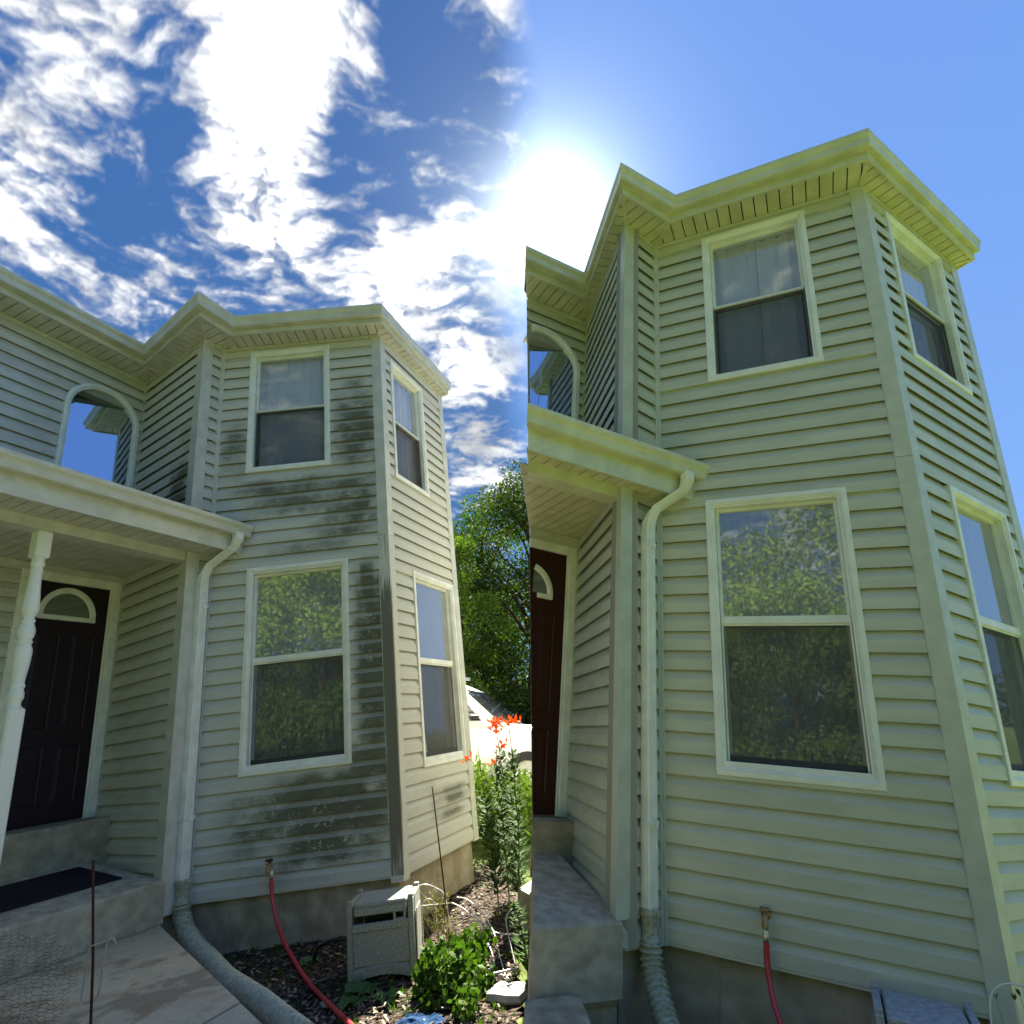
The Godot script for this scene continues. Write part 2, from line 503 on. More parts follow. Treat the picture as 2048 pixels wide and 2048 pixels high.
# all courses of a wall between y0 and y1, left out where holes [u0, u1, y0, y1] lie; u_lo(y), u_hi(y) are the wall's ends
func side_wall(w: Dictionary, parent: Node, m: StandardMaterial3D, y0: float, y1: float, holes: Array, u_lo: Callable, u_hi: Callable) -> void:
	var k := int(floor(y0 / CH + 0.001))
	while k * CH < y1 - 0.01:
		var row := k * CH
		var cuts := [maxf(row, y0), minf(row + CH, y1)]
		for hq in holes:
			for c in [hq[2], hq[3]]:
				if c > cuts[0] + 0.006 and c < cuts[-1] - 0.006: cuts.append(c)
		cuts.sort()
		for s in cuts.size() - 1:
			var ya: float = cuts[s]
			var yb: float = cuts[s + 1]
			var mid := (ya + yb) / 2.0
			var spans := [[u_lo.call(ya), u_lo.call(yb), u_hi.call(ya), u_hi.call(yb)]]
			for hq in holes:
				if mid > hq[2] and mid < hq[3]:
					var next := []
					for sp in spans:
						var la: float = hq[0] if hq[0] is float else hq[0].call(ya)
						var lb: float = hq[0] if hq[0] is float else hq[0].call(yb)
						var ra: float = hq[1] if hq[1] is float else hq[1].call(ya)
						var rb: float = hq[1] if hq[1] is float else hq[1].call(yb)
						if la > sp[0] + 0.01: next.append([sp[0], sp[1], minf(la, sp[2]), minf(lb, sp[3])])
						if ra < sp[2] - 0.01: next.append([maxf(ra, sp[0]), maxf(rb, sp[1]), sp[2], sp[3]])
					spans = next
			for sp in spans:
				if sp[2] - sp[0] > 0.012:
					var bm: Material = m
					if M.has(m.resource_name + "_0") and (k * 7 + spans.size() * 3) % 5 < 2: bm = M["%s_%d" % [m.resource_name, (k * 7 + spans.size() * 3) % 5]]
					obj("siding_board", board_mesh(w, row, ya, yb, [sp[0], sp[1]], [sp[2], sp[3]]), bm, parent)
		k += 1

# the wall behind the siding, with its openings
func core_wall(w: Dictionary, y0: float, y1: float, holes: Array, u0 := 0.0, u1 := -1.0, lo: Variant = null) -> ArrayMesh:
	if u1 < 0.0: u1 = w.len
	var ys := [y0, y1]
	for q in holes:
		ys.append(q[2]); ys.append(q[3])
	ys.sort()
	var mb := MB.new()
	for s in ys.size() - 1:
		if ys[s + 1] - ys[s] < 0.002: continue
		var mid: float = (ys[s] + ys[s + 1]) / 2.0
		var spans := [[u0, u1]]
		for q in holes:
			if mid > q[2] and mid < q[3]:
				var next := []
				for sp in spans:
					if q[0] > sp[0]: next.append([sp[0], q[0]])
					if q[1] < sp[1]: next.append([q[1], sp[1]])
				spans = next
		for sp in spans:
			var rings := []
			for u in sp:
				var us := [u, u, u, u]
				if lo != null and u == u0:
					us = [lo.call(ys[s], -0.11), lo.call(ys[s], 0.0), lo.call(ys[s + 1], 0.0), lo.call(ys[s + 1], -0.11)]
				elif lo != null and u <= lo.call(ys[s], -0.11) + 0.004: break
				rings.append([wp(w, us[0], ys[s], -0.11), wp(w, us[1], ys[s], -0.002), wp(w, us[2], ys[s + 1], -0.002), wp(w, us[3], ys[s + 1], -0.11)])
			if rings.size() == 2: mb.loft(rings)
	return mb.done()

func rect_ring(w: Dictionary, u0: float, u1: float, y0: float, y1: float, e: float) -> Array:
	return [wp(w, u0, y0, e), wp(w, u1, y0, e), wp(w, u1, y1, e), wp(w, u0, y1, e)]

func frame_mesh(w: Dictionary, u0: float, u1: float, y0: float, y1: float, steps: Array) -> ArrayMesh:
	var mb := MB.new()
	var rings := []
	for s in steps:
		rings.append(rect_ring(w, u0 + s[0], u1 - s[0], y0 + s[0], y1 - s[0], s[1]))
	mb.loft(rings, true, false)
	return mb.done()

func slab_mesh(w: Dictionary, u0: float, u1: float, y0: float, y1: float, e0: float, e1: float, ch := 0.003) -> ArrayMesh:
	var mb := MB.new()
	var t := Transform3D(Basis(w.d, Vector3.UP, w.n), w.a)
	mb.box(t, Vector3(u0, y0, e0), Vector3(u1, y1, e1), ch)
	return mb.done()

func curtain_mesh(w: Dictionary, u0: float, u1: float, y0: float, y1: float, e: float, folds: float, ph: float) -> ArrayMesh:
	var mb := MB.new(true)
	var rings := []
	var n := 60
	for i in n + 1:
		var t := float(i) / n
		var u := lerpf(u0, u1, t)
		var z := e + 0.018 * sin(t * folds * TAU + ph) + 0.008 * sin(t * folds * TAU * 2.3 + ph * 2.0)
		var z2 := e + 0.026 * sin(t * folds * TAU + ph + 0.4) + 0.010 * sin(t * folds * TAU * 1.9 + ph)
		rings.append([wp(w, u, y0, z2), wp(w, u, (y0 + y1) / 2.0, lerpf(z, z2, 0.5)), wp(w, u, y1, z)])
	mb.loft(rings, false, false)
	return mb.done()

func window(h: Dictionary, w: Dictionary, u0: float, u1: float, y0: float, y1: float, upper: bool, sheer: float) -> void:
	var white: Material = M["white" + h.sfx]
	var root := obj("window", frame_mesh(w, u0, u1, y0, y1, [[0.0, -0.001], [0.0, 0.036], [0.004, 0.040], [0.034, 0.042], [0.040, 0.034], [0.046, 0.034], [0.052, 0.024], [0.062, 0.024], [0.064, -0.09]]), white, h.root)
	var i0 := u0 + 0.064
	var i1 := u1 - 0.064
	var b := y0 + 0.064
	var t := y1 - 0.064
	var ym := b + (t - b) * (0.52 if not upper else 0.50)
	# upper sash, outside track
	obj("sash", frame_mesh(w, i0, i1, ym - 0.012, t, [[0.0, -0.055], [0.0, -0.018], [0.018, -0.018], [0.022, -0.034], [0.022, -0.055]]), white, root)
	obj("pane", slab_mesh(w, i0 + 0.018, i1 - 0.018, ym + 0.004, t - 0.018, -0.0400, -0.0398, 0.0), M.glass_upper if upper else M.glass, root)
	# lower sash sits further in, behind an insect screen
	obj("sash", frame_mesh(w, i0, i1, b, ym + 0.02, [[0.0, -0.085], [0.0, -0.050], [0.024, -0.050], [0.028, -0.064], [0.028, -0.085]]), white if not upper else M.sash_dark, root)
	obj("pane", slab_mesh(w, i0 + 0.024, i1 - 0.024, b + 0.024, ym, -0.0700, -0.0698, 0.0), M.glass_upper if upper else M.glass, root)
	var sf := obj("screen", frame_mesh(w, i0 + 0.002, i1 - 0.002, b + 0.006, ym - 0.012, [[0.0, -0.034], [0.0, -0.022], [0.012, -0.022], [0.012, -0.034]]), M.sash_dark if upper else white, root)
	obj("mesh_sheet", slab_mesh(w, i0 + 0.012, i1 - 0.012, b + 0.016, ym - 0.022, -0.0302, -0.0300, 0.0), M.screen_mesh, sf)
	obj("meeting_rail", slab_mesh(w, i0 + 0.001, i1 - 0.001, ym - 0.012, ym + (0.040 if not upper else 0.012), -0.020, -0.010), white if not upper else M.aluminium, root)
	if not upper:
		obj("sill", slab_mesh(w, i0 - 0.012, i1 + 0.012, b - 0.004, b + 0.022, -0.03, 0.022), M["white" + h.sfx], root)
		obj("track", slab_mesh(w, i0 + 0.004, i1 - 0.004, b + 0.022, b + 0.060, -0.045, -0.036), M.sash_dark, root)
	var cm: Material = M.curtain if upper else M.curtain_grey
	var c := (i0 + i1) / 2.0 + 0.01
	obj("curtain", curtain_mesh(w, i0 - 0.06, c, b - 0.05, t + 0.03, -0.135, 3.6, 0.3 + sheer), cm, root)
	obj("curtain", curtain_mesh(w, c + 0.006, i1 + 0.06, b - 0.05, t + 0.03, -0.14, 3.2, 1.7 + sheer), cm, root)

# a vertical corner board over two walls meeting at c
func corner_mesh(c: Vector2, d0: Vector2, d1: Vector2, y0: float, y1: float, wa: float, wb: float, e := 0.034) -> ArrayMesh:
	var n0 := Vector2(-d0.y, d0.x)
	var n1 := Vector2(-d1.y, d1.x)
	var o: Variant = Geometry2D.line_intersects_line(c + n0 * e, d0, c + n1 * e, d1)
	var mb := MB.new()
	mb.prism([c - d0 * wa, c - d0 * wa + n0 * (e - 0.004), c - d0 * (wa - 0.005) + n0 * e, o, c + d1 * (wb - 0.005) + n1 * e, c + d1 * wb + n1 * (e - 0.004), c + d1 * wb, c - (n0 + n1) * 0.004], y0, y1, [0.0, 0.04, 0.06, 0.5, 0.94, 0.96, 1.0, 1.0])
	return mb.done()

# soffit of narrow panels between a wall line and an eave line, seen from below
func soffit(parent: Node, m: Material, w0: Vector2, w1: Vector2, e0: Vector2, e1: Vector2, y: float, pitch: float) -> void:
	var d := (w1 - w0).normalized()
	var n := Vector2(-d.y, d.x)
	var trap := PackedVector2Array([w0, w1, e1, e0])
	if Geometry2D.is_polygon_clockwise(trap): trap.reverse()
	var lo := INF
	var hi := -INF
	for p in trap:
		lo = minf(lo, (p - w0).dot(d)); hi = maxf(hi, (p - w0).dot(d))
	var u := floorf(lo / pitch) * pitch
	while u < hi:
		var strip := PackedVector2Array([w0 + d * (u + 0.0045) - n * 2.0, w0 + d * (u + pitch - 0.0045) - n * 2.0, w0 + d * (u + pitch - 0.0045) + n * 2.0, w0 + d * (u + 0.0045) + n * 2.0])
		for poly in Geometry2D.intersect_polygons(strip, trap):
			if poly.size() >= 3 and not Geometry2D.triangulate_polygon(poly).is_empty():
				var mb := MB.new()
				mb.prism(Array(poly), y, y + 0.012)
				obj("soffit_panel", mb.done(), m, parent)
		u += pitch

func ribbon(a: Vector2, b: Vector2, half: float, y0: float, y1: float) -> ArrayMesh:
	var d := (b - a).normalized()
	var n := Vector2(-d.y, d.x) * half
	var mb := MB.new()
	mb.prism([a - n, b - n, b + n, a + n], y0, y1)
	return mb.done()

# gutter and fascia swept along an eave: inner line f, outer line e (same count)
func gutter_mesh(f: Array, e: Array, y: float) -> ArrayMesh:
	var prof := [[0.0, 0.0], [0.0, -0.115], [0.58, -0.118], [0.70, -0.112], [0.74, -0.085], [0.76, -0.065], [0.84, -0.050], [0.96, -0.036], [1.0, -0.022], [1.0, 0.0], [0.93, 0.004], [0.92, -0.014], [0.90, -0.025], [0.68, -0.060], [0.66, -0.105], [0.05, -0.108], [0.05, 0.0]]
	var mb := MB.new()
	var rings := []
	for k in f.size():
		var r := []
		for p in prof:
			var q: Vector2 = f[k] + (e[k] - f[k]) * p[0]
			r.append(Vector3(q.x, y + p[1], q.y))
		rings.append(r)
	mb.loft(rings)
	return mb.done()

func band_mesh(line: Array, inner: Array, y0: float, y1: float) -> ArrayMesh:
	var mb := MB.new()
	var rings := []
	for k in line.size():
		var a: Vector2 = line[k]
		var b: Vector2 = a + (inner[k] - a).normalized() * 0.025
		rings.append([Vector3(a.x, y0, a.y), Vector3(a.x, y1, a.y), Vector3(b.x, y1, b.y), Vector3(b.x, y0, b.y)])
	mb.loft(rings)
	return mb.done()

func build_house(h: Dictionary) -> void:
	var root: Node3D = h.root
	var siding: Material = M["siding" + h.sfx]
	var trim: Material = M["trim" + h.sfx]
	var sof: Material = M["soffit" + h.sfx]
	var gut: Material = M["gutter" + h.sfx]
	var white: Material = M["white" + h.sfx]
	var xl: Callable = h.xl
	var Wi: Vector2 = h.Wi
	var C0: Vector2 = h.C0
	var I: Vector2 = h.I
	var C1: Vector2 = h.C1
	var C2: Vector2 = h.C2
	var A0 := Vector2(xl.call(2.0, Wi.y), Wi.y)
	var Bk := Vector2(C2.x + 0.15, C2.y - 4.4)
	var mainw := wall_frame(Vector2(-5.0, Wi.y), Wi)
	var sidew := wall_frame(Wi, C0)
	var shortw := wall_frame(C0, I)
	var winw := wall_frame(I, C1)
	var frontw := wall_frame(C1, C2)
	var backw := wall_frame(C2, Bk)
	var m_lo := func(y: float) -> float: return xl.call(y, Wi.y) + 5.0
	var m_hi := func(_y: float) -> float: return mainw.len
	var zero := func(_y: float) -> float: return 0.0
	var ends := func(w: Dictionary) -> Callable: return func(_y: float) -> float: return w.len
	# ---- main front, upper part, with the arched window
	var a: Dictionary = h.arch
	var arch_l := func(y: float) -> float: return a.x + 5.0 - (a.r if y < a.spring else sqrt(maxf(0.0, a.r * a.r - pow((y - a.spring) * a.r / a.rise, 2.0)))) + 0.03
	var arch_r := func(y: float) -> float: return a.x + 5.0 + (a.r if y < a.spring else sqrt(maxf(0.0, a.r * a.r - pow((y - a.spring) * a.r / a.rise, 2.0)))) - 0.03
	var ah := [maxf(a.x - a.r * 0.83 + 5.0, m_lo.call(TOP) - 0.01), a.x + a.r * 0.83 + 5.0, a.bottom, a.spring + a.rise * 0.6]
	var part := obj("wall", core_wall(mainw, 0.0, TOP, [ah], 0.0, -1.0, func(y: float, e: float) -> float: return xl.call(y, Wi.y + e) + 5.0), M.sheathing, root)
	side_wall(mainw, part, siding, h.hp + 0.2, TOP - 0.05, [[arch_l, arch_r, 0.0, a.spring + a.rise - 0.035]], m_lo, m_hi)
	var dr: Dictionary = h.door
	side_wall(mainw, part, siding, h.slab, h.hp - 0.2, [[dr.x0 + 5.0, dr.x1 + 5.0, 0.0, dr.top]], m_lo, m_hi)
	# ---- the other walls
	part = obj("wall", core_wall(sidew, 0.0, TOP, []), M.sheathing, root)
	side_wall(sidew, part, siding if not h.has("side_stain") else h.side_stain, h.hp + 0.15, TOP - 0.03, [], zero, ends.call(sidew))
	side_wall(sidew, part, siding, h.slab, h.hp - 0.22, [], zero, ends.call(sidew))
	part = obj("wall", core_wall(shortw, 0.0, TOP, []), M.sheathing, root)
	side_wall(shortw, part, siding, 0.0, TOP - 0.03, [], zero, ends.call(shortw))
	var uw: Array = h.uw
	var lw: Array = h.lw
	var uf: Array = h.uf
	var lf: Array = h.lf
	var inset := func(q: Array, s: float) -> Array: return [q[0] + s, q[1] - s, q[2] + s, q[3] - s]
	part = obj("wall", core_wall(winw, 0.0, TOP, [inset.call(uw, 0.06), inset.call(lw, 0.06)]), M.sheathing, root)
	side_wall(winw, part, siding if not h.has("win_stain") else h.win_stain, 0.0, TOP - 0.03, [inset.call(uw, 0.02), inset.call(lw, 0.02)], zero, ends.call(winw))
	part = obj("wall", core_wall(frontw, 0.0, TOP, [inset.call(uf, 0.06), inset.call(lf, 0.06)]), M.sheathing, root)
	side_wall(frontw, part, siding if not h.has("front_stain") else h.front_stain, 0.0, TOP - 0.03, [inset.call(uf, 0.02), inset.call(lf, 0.02)], zero, ends.call(frontw))
	part = obj("wall", core_wall(backw, 0.0, TOP, []), M.sheathing, root)
	side_wall(backw, part, siding, 0.0, TOP - 0.03, [], zero, ends.call(backw))
	# the house's far end and rear, closed so that the rooms are dark
	var B2: Vector2 = h.B2
	var rear := wall_frame(Bk, B2)
	obj("rear_wall", core_wall(rear, -0.4, TOP, []), siding, root)
	var gb := MB.new()
	var ge := [Vector3(B2.x, -0.4, B2.y), Vector3(xl.call(-0.4, Wi.y - 0.1) + 0.012, -0.4, Wi.y - 0.1), Vector3(xl.call(TOP, Wi.y - 0.1) + 0.012, TOP, Wi.y - 0.1), Vector3(B2.x, TOP, B2.y)]
	gb.loft([ge, ge.map(func(p): return p + Vector3(0.10, 0, -0.06))])
	part = obj("end_wall", gb.done(), siding, root)
	var floor_mb := MB.new()
	floor_mb.prism([Vector2(A0.x + 0.1, Wi.y - 0.12), Wi + Vector2(0.1, -0.1), C0 + Vector2(0.12, -0.1), I + Vector2(0.1, -0.12), C1 + Vector2(0.12, -0.12), C2 + Vector2(-0.1, -0.12), Bk + Vector2(-0.12, 0.1), B2 + Vector2(0.2, 0.1)], 2.95, 3.05)
	obj("floor_slab", floor_mb.done(), M.room, root)
	# ---- windows
	window(h, winw, uw[0], uw[1], uw[2], uw[3], true, 0.0)
	window(h, winw, lw[0], lw[1], lw[2], lw[3], false, 0.8)
	window(h, frontw, uf[0], uf[1], uf[2], uf[3], true, 2.0)
	window(h, frontw, lf[0], lf[1], lf[2], lf[3], false, 2.6)
	# ---- arched window
	var pts := []
	var n := 28
	pts.append([a.x - a.r, a.bottom]); 
	for i in n + 1:
		var t := PI * (1.0 - float(i) / n)
		pts.append([a.x + cos(t) * a.r, a.spring + sin(t) * a.rise])
	pts.append([a.x + a.r, a.bottom])
	var mb := MB.new(false)
	var rings := []
	for p in pts:
		var r := []
		for s in [[0.0, -0.001], [0.0, 0.038], [0.05, 0.042], [0.10, 0.042], [0.12, 0.032], [0.16, 0.028], [0.17, -0.21]]:
			var f: float = 1.0 - s[0]
			var py: float = p[1] if p[1] <= a.spring else a.spring + (p[1] - a.spring) * f
			var px: float = a.x + (p[0] - a.x) * f
			r.append(wp(mainw, px + 5.0, py, s[1]))
		rings.append(r)
	if h.clean:    # the photographed part of this wall begins inside the arch
		var keep := []
		for k in rings.size():
			if pts[k][0] > xl.call(pts[k][1], Wi.y) + 0.01: keep.append(rings[k])
		rings = keep
	mb.loft(rings)
	var arch := obj("arched_window", mb.done(), white, root)
	mb = MB.new()
	var prev: Variant = null
	for i in 25:
		var t := PI * (1.0 - i / 24.0)
		var gx: float = a.x + cos(t) * a.r * 0.84
		var gy: float = a.spring + sin(t) * a.rise * 0.84
		if h.clean: gx = maxf(gx, xl.call(gy, Wi.y - 0.12) + 0.004)
		var pt := Vector2(gx + 5.0, gy)
		if prev != null and pt.x > prev.x + 0.0001:
			var z0: float = -0.09 + (prev.x - 5.0 - a.x) * a.tilt
			var z1: float = -0.09 + (pt.x - 5.0 - a.x) * a.tilt
			mb.quad(wp(mainw, maxf(prev.x, xl.call(a.bottom, Wi.y - 0.12) + 5.004), a.bottom, z0), wp(mainw, maxf(pt.x, xl.call(a.bottom, Wi.y - 0.12) + 5.0041), a.bottom, z1), wp(mainw, pt.x, pt.y, z1), wp(mainw, prev.x, prev.y, z0))
		prev = pt
	obj("pane", mb.done(), M.glass_arch, arch)
	# ---- corner boards
	var dm := Vector2(1, 0)
	var v2 := func(w: Dictionary) -> Vector2: return Vector2(w.d.x, w.d.z)
	obj("corner_board", corner_mesh(Wi, dm, v2.call(sidew), h.hp + 0.1, TOP, 0.035, 0.035, 0.036), trim, root)
	obj("corner_board", corner_mesh(Wi, dm, v2.call(sidew), h.slab, h.hp - 0.1, 0.03, 0.03, 0.036), trim, root)
	obj("corner_board", corner_mesh(C0, v2.call(sidew), v2.call(shortw), h.hp + 0.05, TOP, 0.085, 0.085), trim, root)
	obj("corner_board", corner_mesh(C0, v2.call(sidew), v2.call(shortw), h.slab - 0.02 if h.clean else -0.04, h.hp - 0.26, 0.085, 0.095), trim, root)
	obj("corner_board", corner_mesh(I, v2.call(shortw), v2.call(winw), -0.02, TOP, 0.035, 0.045, 0.036), trim, root)
	obj("corner_board", corner_mesh(C1, v2.call(winw), v2.call(frontw), -0.05, 2.98, 0.085, 0.085), h.get("post_stain", trim), root)
	obj("corner_board", corner_mesh(C1, v2.call(winw), v2.call(frontw), 2.984, TOP, 0.083, 0.083, 0.0325), trim, root)
	obj("corner_board", corner_mesh(C2, v2.call(frontw), v2.call(backw), -0.03, TOP, 0.085, 0.085), trim, root)
	# starter strip and frieze under the soffit
	for w in [shortw, winw, frontw]:
		obj("starter_strip", slab_mesh(w, 0.03, w.len - 0.03, -0.018, -0.001, 0.001, 0.026, 0.002), trim, root)
	for w in [sidew, shortw, winw, frontw]:
		obj("frieze_strip", slab_mesh(w, 0.02, w.len - 0.02, TOP - 0.032, TOP - 0.001, 0.0, 0.032, 0.003), trim, root)
	mb = MB.new()
	mb.box(Transform3D(), Vector3(xl.call(TOP, Wi.y), TOP - 0.05, Wi.y + 0.001), Vector3(Wi.x, TOP - 0.001, Wi.y + 0.036), 0.003)
	obj("frieze_strip", mb.done(), trim, root)
	# ---- foundation
	mb = MB.new()
	var ci := 0.03
	mb.prism([Vector2(C0.x + ci, C0.y - ci), Vector2(I.x + ci * 0.5, I.y - ci), Vector2(C1.x + ci * 0.4, C1.y - ci), Vector2(C2.x - ci, C2.y - ci), Vector2(Bk.x - ci, Bk.y), Vector2(B2.x, B2.y), Vector2(C0.x + ci, Wi.y)], -1.3, -0.001)
	var fo := obj("foundation", mb.done(), M.foundation, root)
	for u in [0.34, 1.25]:    # joints in the poured wall
		obj("wall_seam", slab_mesh(winw, u * winw.len / 1.77, u * winw.len / 1.77 + 0.008, -0.9, -0.004, -0.03, -0.022, 0.001), M.concrete_old, fo)
	# ---- main eave
	var he: float = h.he
	var E: Array = h.E
	var wl := [Vector2(xl.call(TOP, Wi.y), Wi.y), Wi, C0, I, C1, C2, Vector2(C2.x + 0.05, C2.y - 1.6)]
	var el := [Vector2(xl.call(he, E[0].y), E[0].y)] + E + [Vector2(E[4].x + 0.05, C2.y - 1.6)]
	var fl := []
	var shift := [-0.02, -0.02]
	for k in el.size():
		var f: Vector2 = el[k] + (wl[k] - el[k]) * 0.27
		if k == 0: f = Vector2(xl.call(he, lerpf(E[0].y, Wi.y, 0.27)), lerpf(E[0].y, Wi.y, 0.27))
		fl.append(f)
	obj("gutter", gutter_mesh(fl, el, he), gut, root)
	obj("fascia", band_mesh(fl, wl, TOP - 0.012, he - 0.02), gut, root)
	var backing := MB.new()
	for k in wl.size() - 1:
		backing.quad(Vector3(wl[k].x, TOP + 0.045, wl[k].y), Vector3(fl[k].x, TOP + 0.045, fl[k].y), Vector3(fl[k + 1].x, TOP + 0.045, fl[k + 1].y), Vector3(wl[k + 1].x, TOP + 0.045, wl[k + 1].y))
	var sf := obj("soffit", backing.done(), M.backing, root)
	for k in wl.size() - 1:
		soffit(sf, sof, wl[k], wl[k + 1], fl[k] + (wl[k] - fl[k]).normalized() * 0.02, fl[k + 1] + (wl[k + 1] - fl[k + 1]).normalized() * 0.02, TOP, 0.098)
	for k in range(1, 6):
		obj("mitre_strip", ribbon(wl[k] + (fl[k] - wl[k]) * 0.02, fl[k] + (wl[k] - fl[k]) * 0.05, 0.016, TOP - 0.007, TOP - 0.001), sof, sf)
		if k in [1, 2, 3]:    # the joint sleeves on the gutter by each corner
			var q0: Vector2 = fl[k].lerp(fl[k + 1], 0.14 if k != 3 else 0.03)
			var q1: Vector2 = el[k].lerp(el[k + 1], 0.14 if k != 3 else 0.03)
			var dd: Vector2 = (fl[k + 1] - fl[k]).normalized() * 0.012
			var oo: Vector2 = (q1 - q0).normalized() * 0.003
			obj("gutter_joint", gutter_mesh([q0 - dd, q0 + dd], [q1 - dd + oo, q1 + dd + oo], he - 0.0022), gut, root)
	# ---- roof
	mb = MB.new()
	var apex := Vector3(1.6, he + 0.40, Wi.y - 1.5)
	var rl: Array = fl.duplicate()
	rl.append(Bk); rl.append(B2)
	rl.append(Vector2(xl.call(he, Wi.y), Wi.y - 0.05))
	for k in rl.size():
		var p: Vector2 = rl[k]
		var q: Vector2 = rl[(k + 1) % rl.size()]
		mb.tri(Vector3(p.x, he - 0.004, p.y), Vector3(q.x, he - 0.004, q.y), apex)
		mb.tri(Vector3(p.x, he - 0.03, p.y), Vector3(q.x, he - 0.03, q.y), apex - Vector3(0, 0.03, 0))
	obj("roof", mb.done(), M.roof_shingle, root)
	# ---- porch
	var hp: float = h.hp
	var pz: float = h.pez
	var px: float = h.pex
	var so: float = hp - 0.26
	var fz := pz - 0.11
	var pl_f := [Vector2(xl.call(hp, fz), fz), Vector2(px - 0.02, fz)]
	var pl_e := [Vector2(xl.call(hp, pz), pz), Vector2(px, pz)]
	obj("porch_gutter", gutter_mesh(pl_f, pl_e, hp), gut, root)
	mb = MB.new()
	mb.loft([[Vector3(xl.call(so, fz), so - 0.012, fz), Vector3(xl.call(hp, fz), hp - 0.01, fz), Vector3(xl.call(hp, fz - 0.025), hp - 0.01, fz - 0.025), Vector3(xl.call(so, fz - 0.025), so - 0.012, fz - 0.025)],
		[Vector3(px - 0.03, so - 0.012, fz), Vector3(px - 0.03, hp - 0.01, fz), Vector3(px - 0.03, hp - 0.01, fz - 0.025), Vector3(px - 0.03, so - 0.012, fz - 0.025)]])
	obj("porch_fascia", mb.done(), gut, root)
	var wx := I.x + (fz - I.y) * (C1.x - I.x) / (C1.y - I.y)
	obj("porch_fascia", ribbon(Vector2(px - 0.04, fz - 0.0), Vector2(minf(px - 0.04, I.x + 0.12), I.y + 0.1), 0.012, so - 0.014, hp - 0.02), gut, root)
	var psf := obj("porch_soffit", ribbon(Vector2(xl.call(so, fz), fz - 0.012), Vector2(px - 0.05, fz - 0.012), 0.011, so - 0.004, so + 0.010), sof, root)
	soffit(psf, sof, Vector2(xl.call(so, C0.y - 0.02), C0.y - 0.02), Vector2(px - 0.06, C0.y - 0.02), Vector2(xl.call(so, fz), fz - 0.026), Vector2(px - 0.06, fz - 0.026), so, 0.098)
	mb = MB.new()
	mb.quad(Vector3(xl.call(so, Wi.y), so + 0.06, Wi.y), Vector3(Wi.x, so + 0.06, Wi.y), Vector3(px - 0.06, so + 0.06, fz), Vector3(xl.call(so, fz), so + 0.06, fz))
	obj("porch_backing", mb.done(), M.backing, psf)
	soffit(psf, sof, Vector2(xl.call(so, Wi.y), Wi.y + 0.002), Vector2(Wi.x + 0.1, Wi.y + 0.002), Vector2(xl.call(so, C0.y), C0.y - 0.13), Vector2(C0.x, C0.y - 0.13), so + 0.03, 0.098)
	mb = MB.new()
	var bz0 := C0.y - 0.14
	var bz1 := C0.y + 0.005
	mb.loft([[Vector3(xl.call(so, bz0), so - 0.085, bz0), Vector3(xl.call(so, bz1), so - 0.085, bz1), Vector3(xl.call(so, bz1), so + 0.05, bz1), Vector3(xl.call(so, bz0), so + 0.05, bz0)],
		[Vector3(C0.x - 0.02, so - 0.085, bz0), Vector3(C0.x - 0.02, so - 0.085, bz1), Vector3(C0.x - 0.02, so + 0.05, bz1), Vector3(C0.x - 0.02, so + 0.05, bz0)]])
	obj("porch_beam", mb.done(), gut, root)
	mb = MB.new()
	mb.box(Transform3D(), Vector3(xl.call(so, Wi.y), so - 0.03, Wi.y + 0.003), Vector3(Wi.x - 0.02, so + 0.028, Wi.y + 0.035), 0.003)
	obj("ceiling_strip", mb.done(), trim, root)
	mb = MB.new()
	var pr := [Vector2(xl.call(hp, pz - 0.03), pz - 0.03), Vector2(px, pz - 0.03), Vector2(minf(px, wx), fz - 0.1), I, C0, Wi, Vector2(xl.call(hp, Wi.y), Wi.y)]
	var ix := Geometry2D.triangulate_polygon(PackedVector2Array(pr))
	for s in [0.0, 0.03]:
		for i in range(0, ix.size(), 3):
			var tv := []
			for c in 3:
				var p: Vector2 = pr[ix[i + c]]
				tv.append(Vector3(p.x, hp - 0.004 - s + (pz - 0.03 - p.y) * 0.16, p.y))
			mb.tri(tv[0], tv[1], tv[2])
	obj("porch_roof", mb.done(), M.roof_shingle, root)
	# ---- door
	var x0: float = dr.x0
	var x1: float = dr.x1
	var xa: float = maxf(x0, xl.call(dr.top, Wi.y)) if h.clean else x0
	var dz := Wi.y
	var sill: float = dr.sill
	mb = MB.new()
	var cw := 0.085
	for q in [[x1 - cw, x1, sill, dr.top], [xa, x1 - cw - 0.002, dr.top - cw, dr.top - 0.0005]] + ([] if h.clean else [[x0, x0 + cw, sill, dr.top - cw - 0.002]]):
		mb.box(Transform3D(), Vector3(q[0], q[2], dz), Vector3(q[1], q[3], dz + 0.035), 0.006)
	for q in [[x1 - cw - 0.022, x1 - cw - 0.001, sill, dr.top - cw - 0.003]]:
		mb.box(Transform3D(), Vector3(q[0], q[2], dz), Vector3(q[1], q[3], dz + 0.022), 0.004)
	var frame := obj("door_frame", mb.done(), white, root)
	var l0: float = maxf(x0 + cw, xl.call(1.6, Wi.y))
	var l1 := x1 - cw - 0.022
	mb = MB.new()
	var dt: float = dr.top - cw - 0.004
	var la: float = maxf(x0 + cw, xl.call(sill, Wi.y))
	var lb: float = maxf(x0 + cw, xl.call(dt, Wi.y))
	mb.loft([[Vector3(la, sill + 0.012, dz + 0.001), Vector3(la, sill + 0.012, dz + 0.012), Vector3(lb, dt, dz + 0.012), Vector3(lb, dt, dz + 0.001)], [Vector3(l1, sill + 0.012, dz + 0.001), Vector3(l1, sill + 0.012, dz + 0.012), Vector3(l1, dt, dz + 0.012), Vector3(l1, dt, dz + 0.001)]])
	var leaf := obj("door", mb.done(), M.door_red if h.clean else M.door_dark, root)
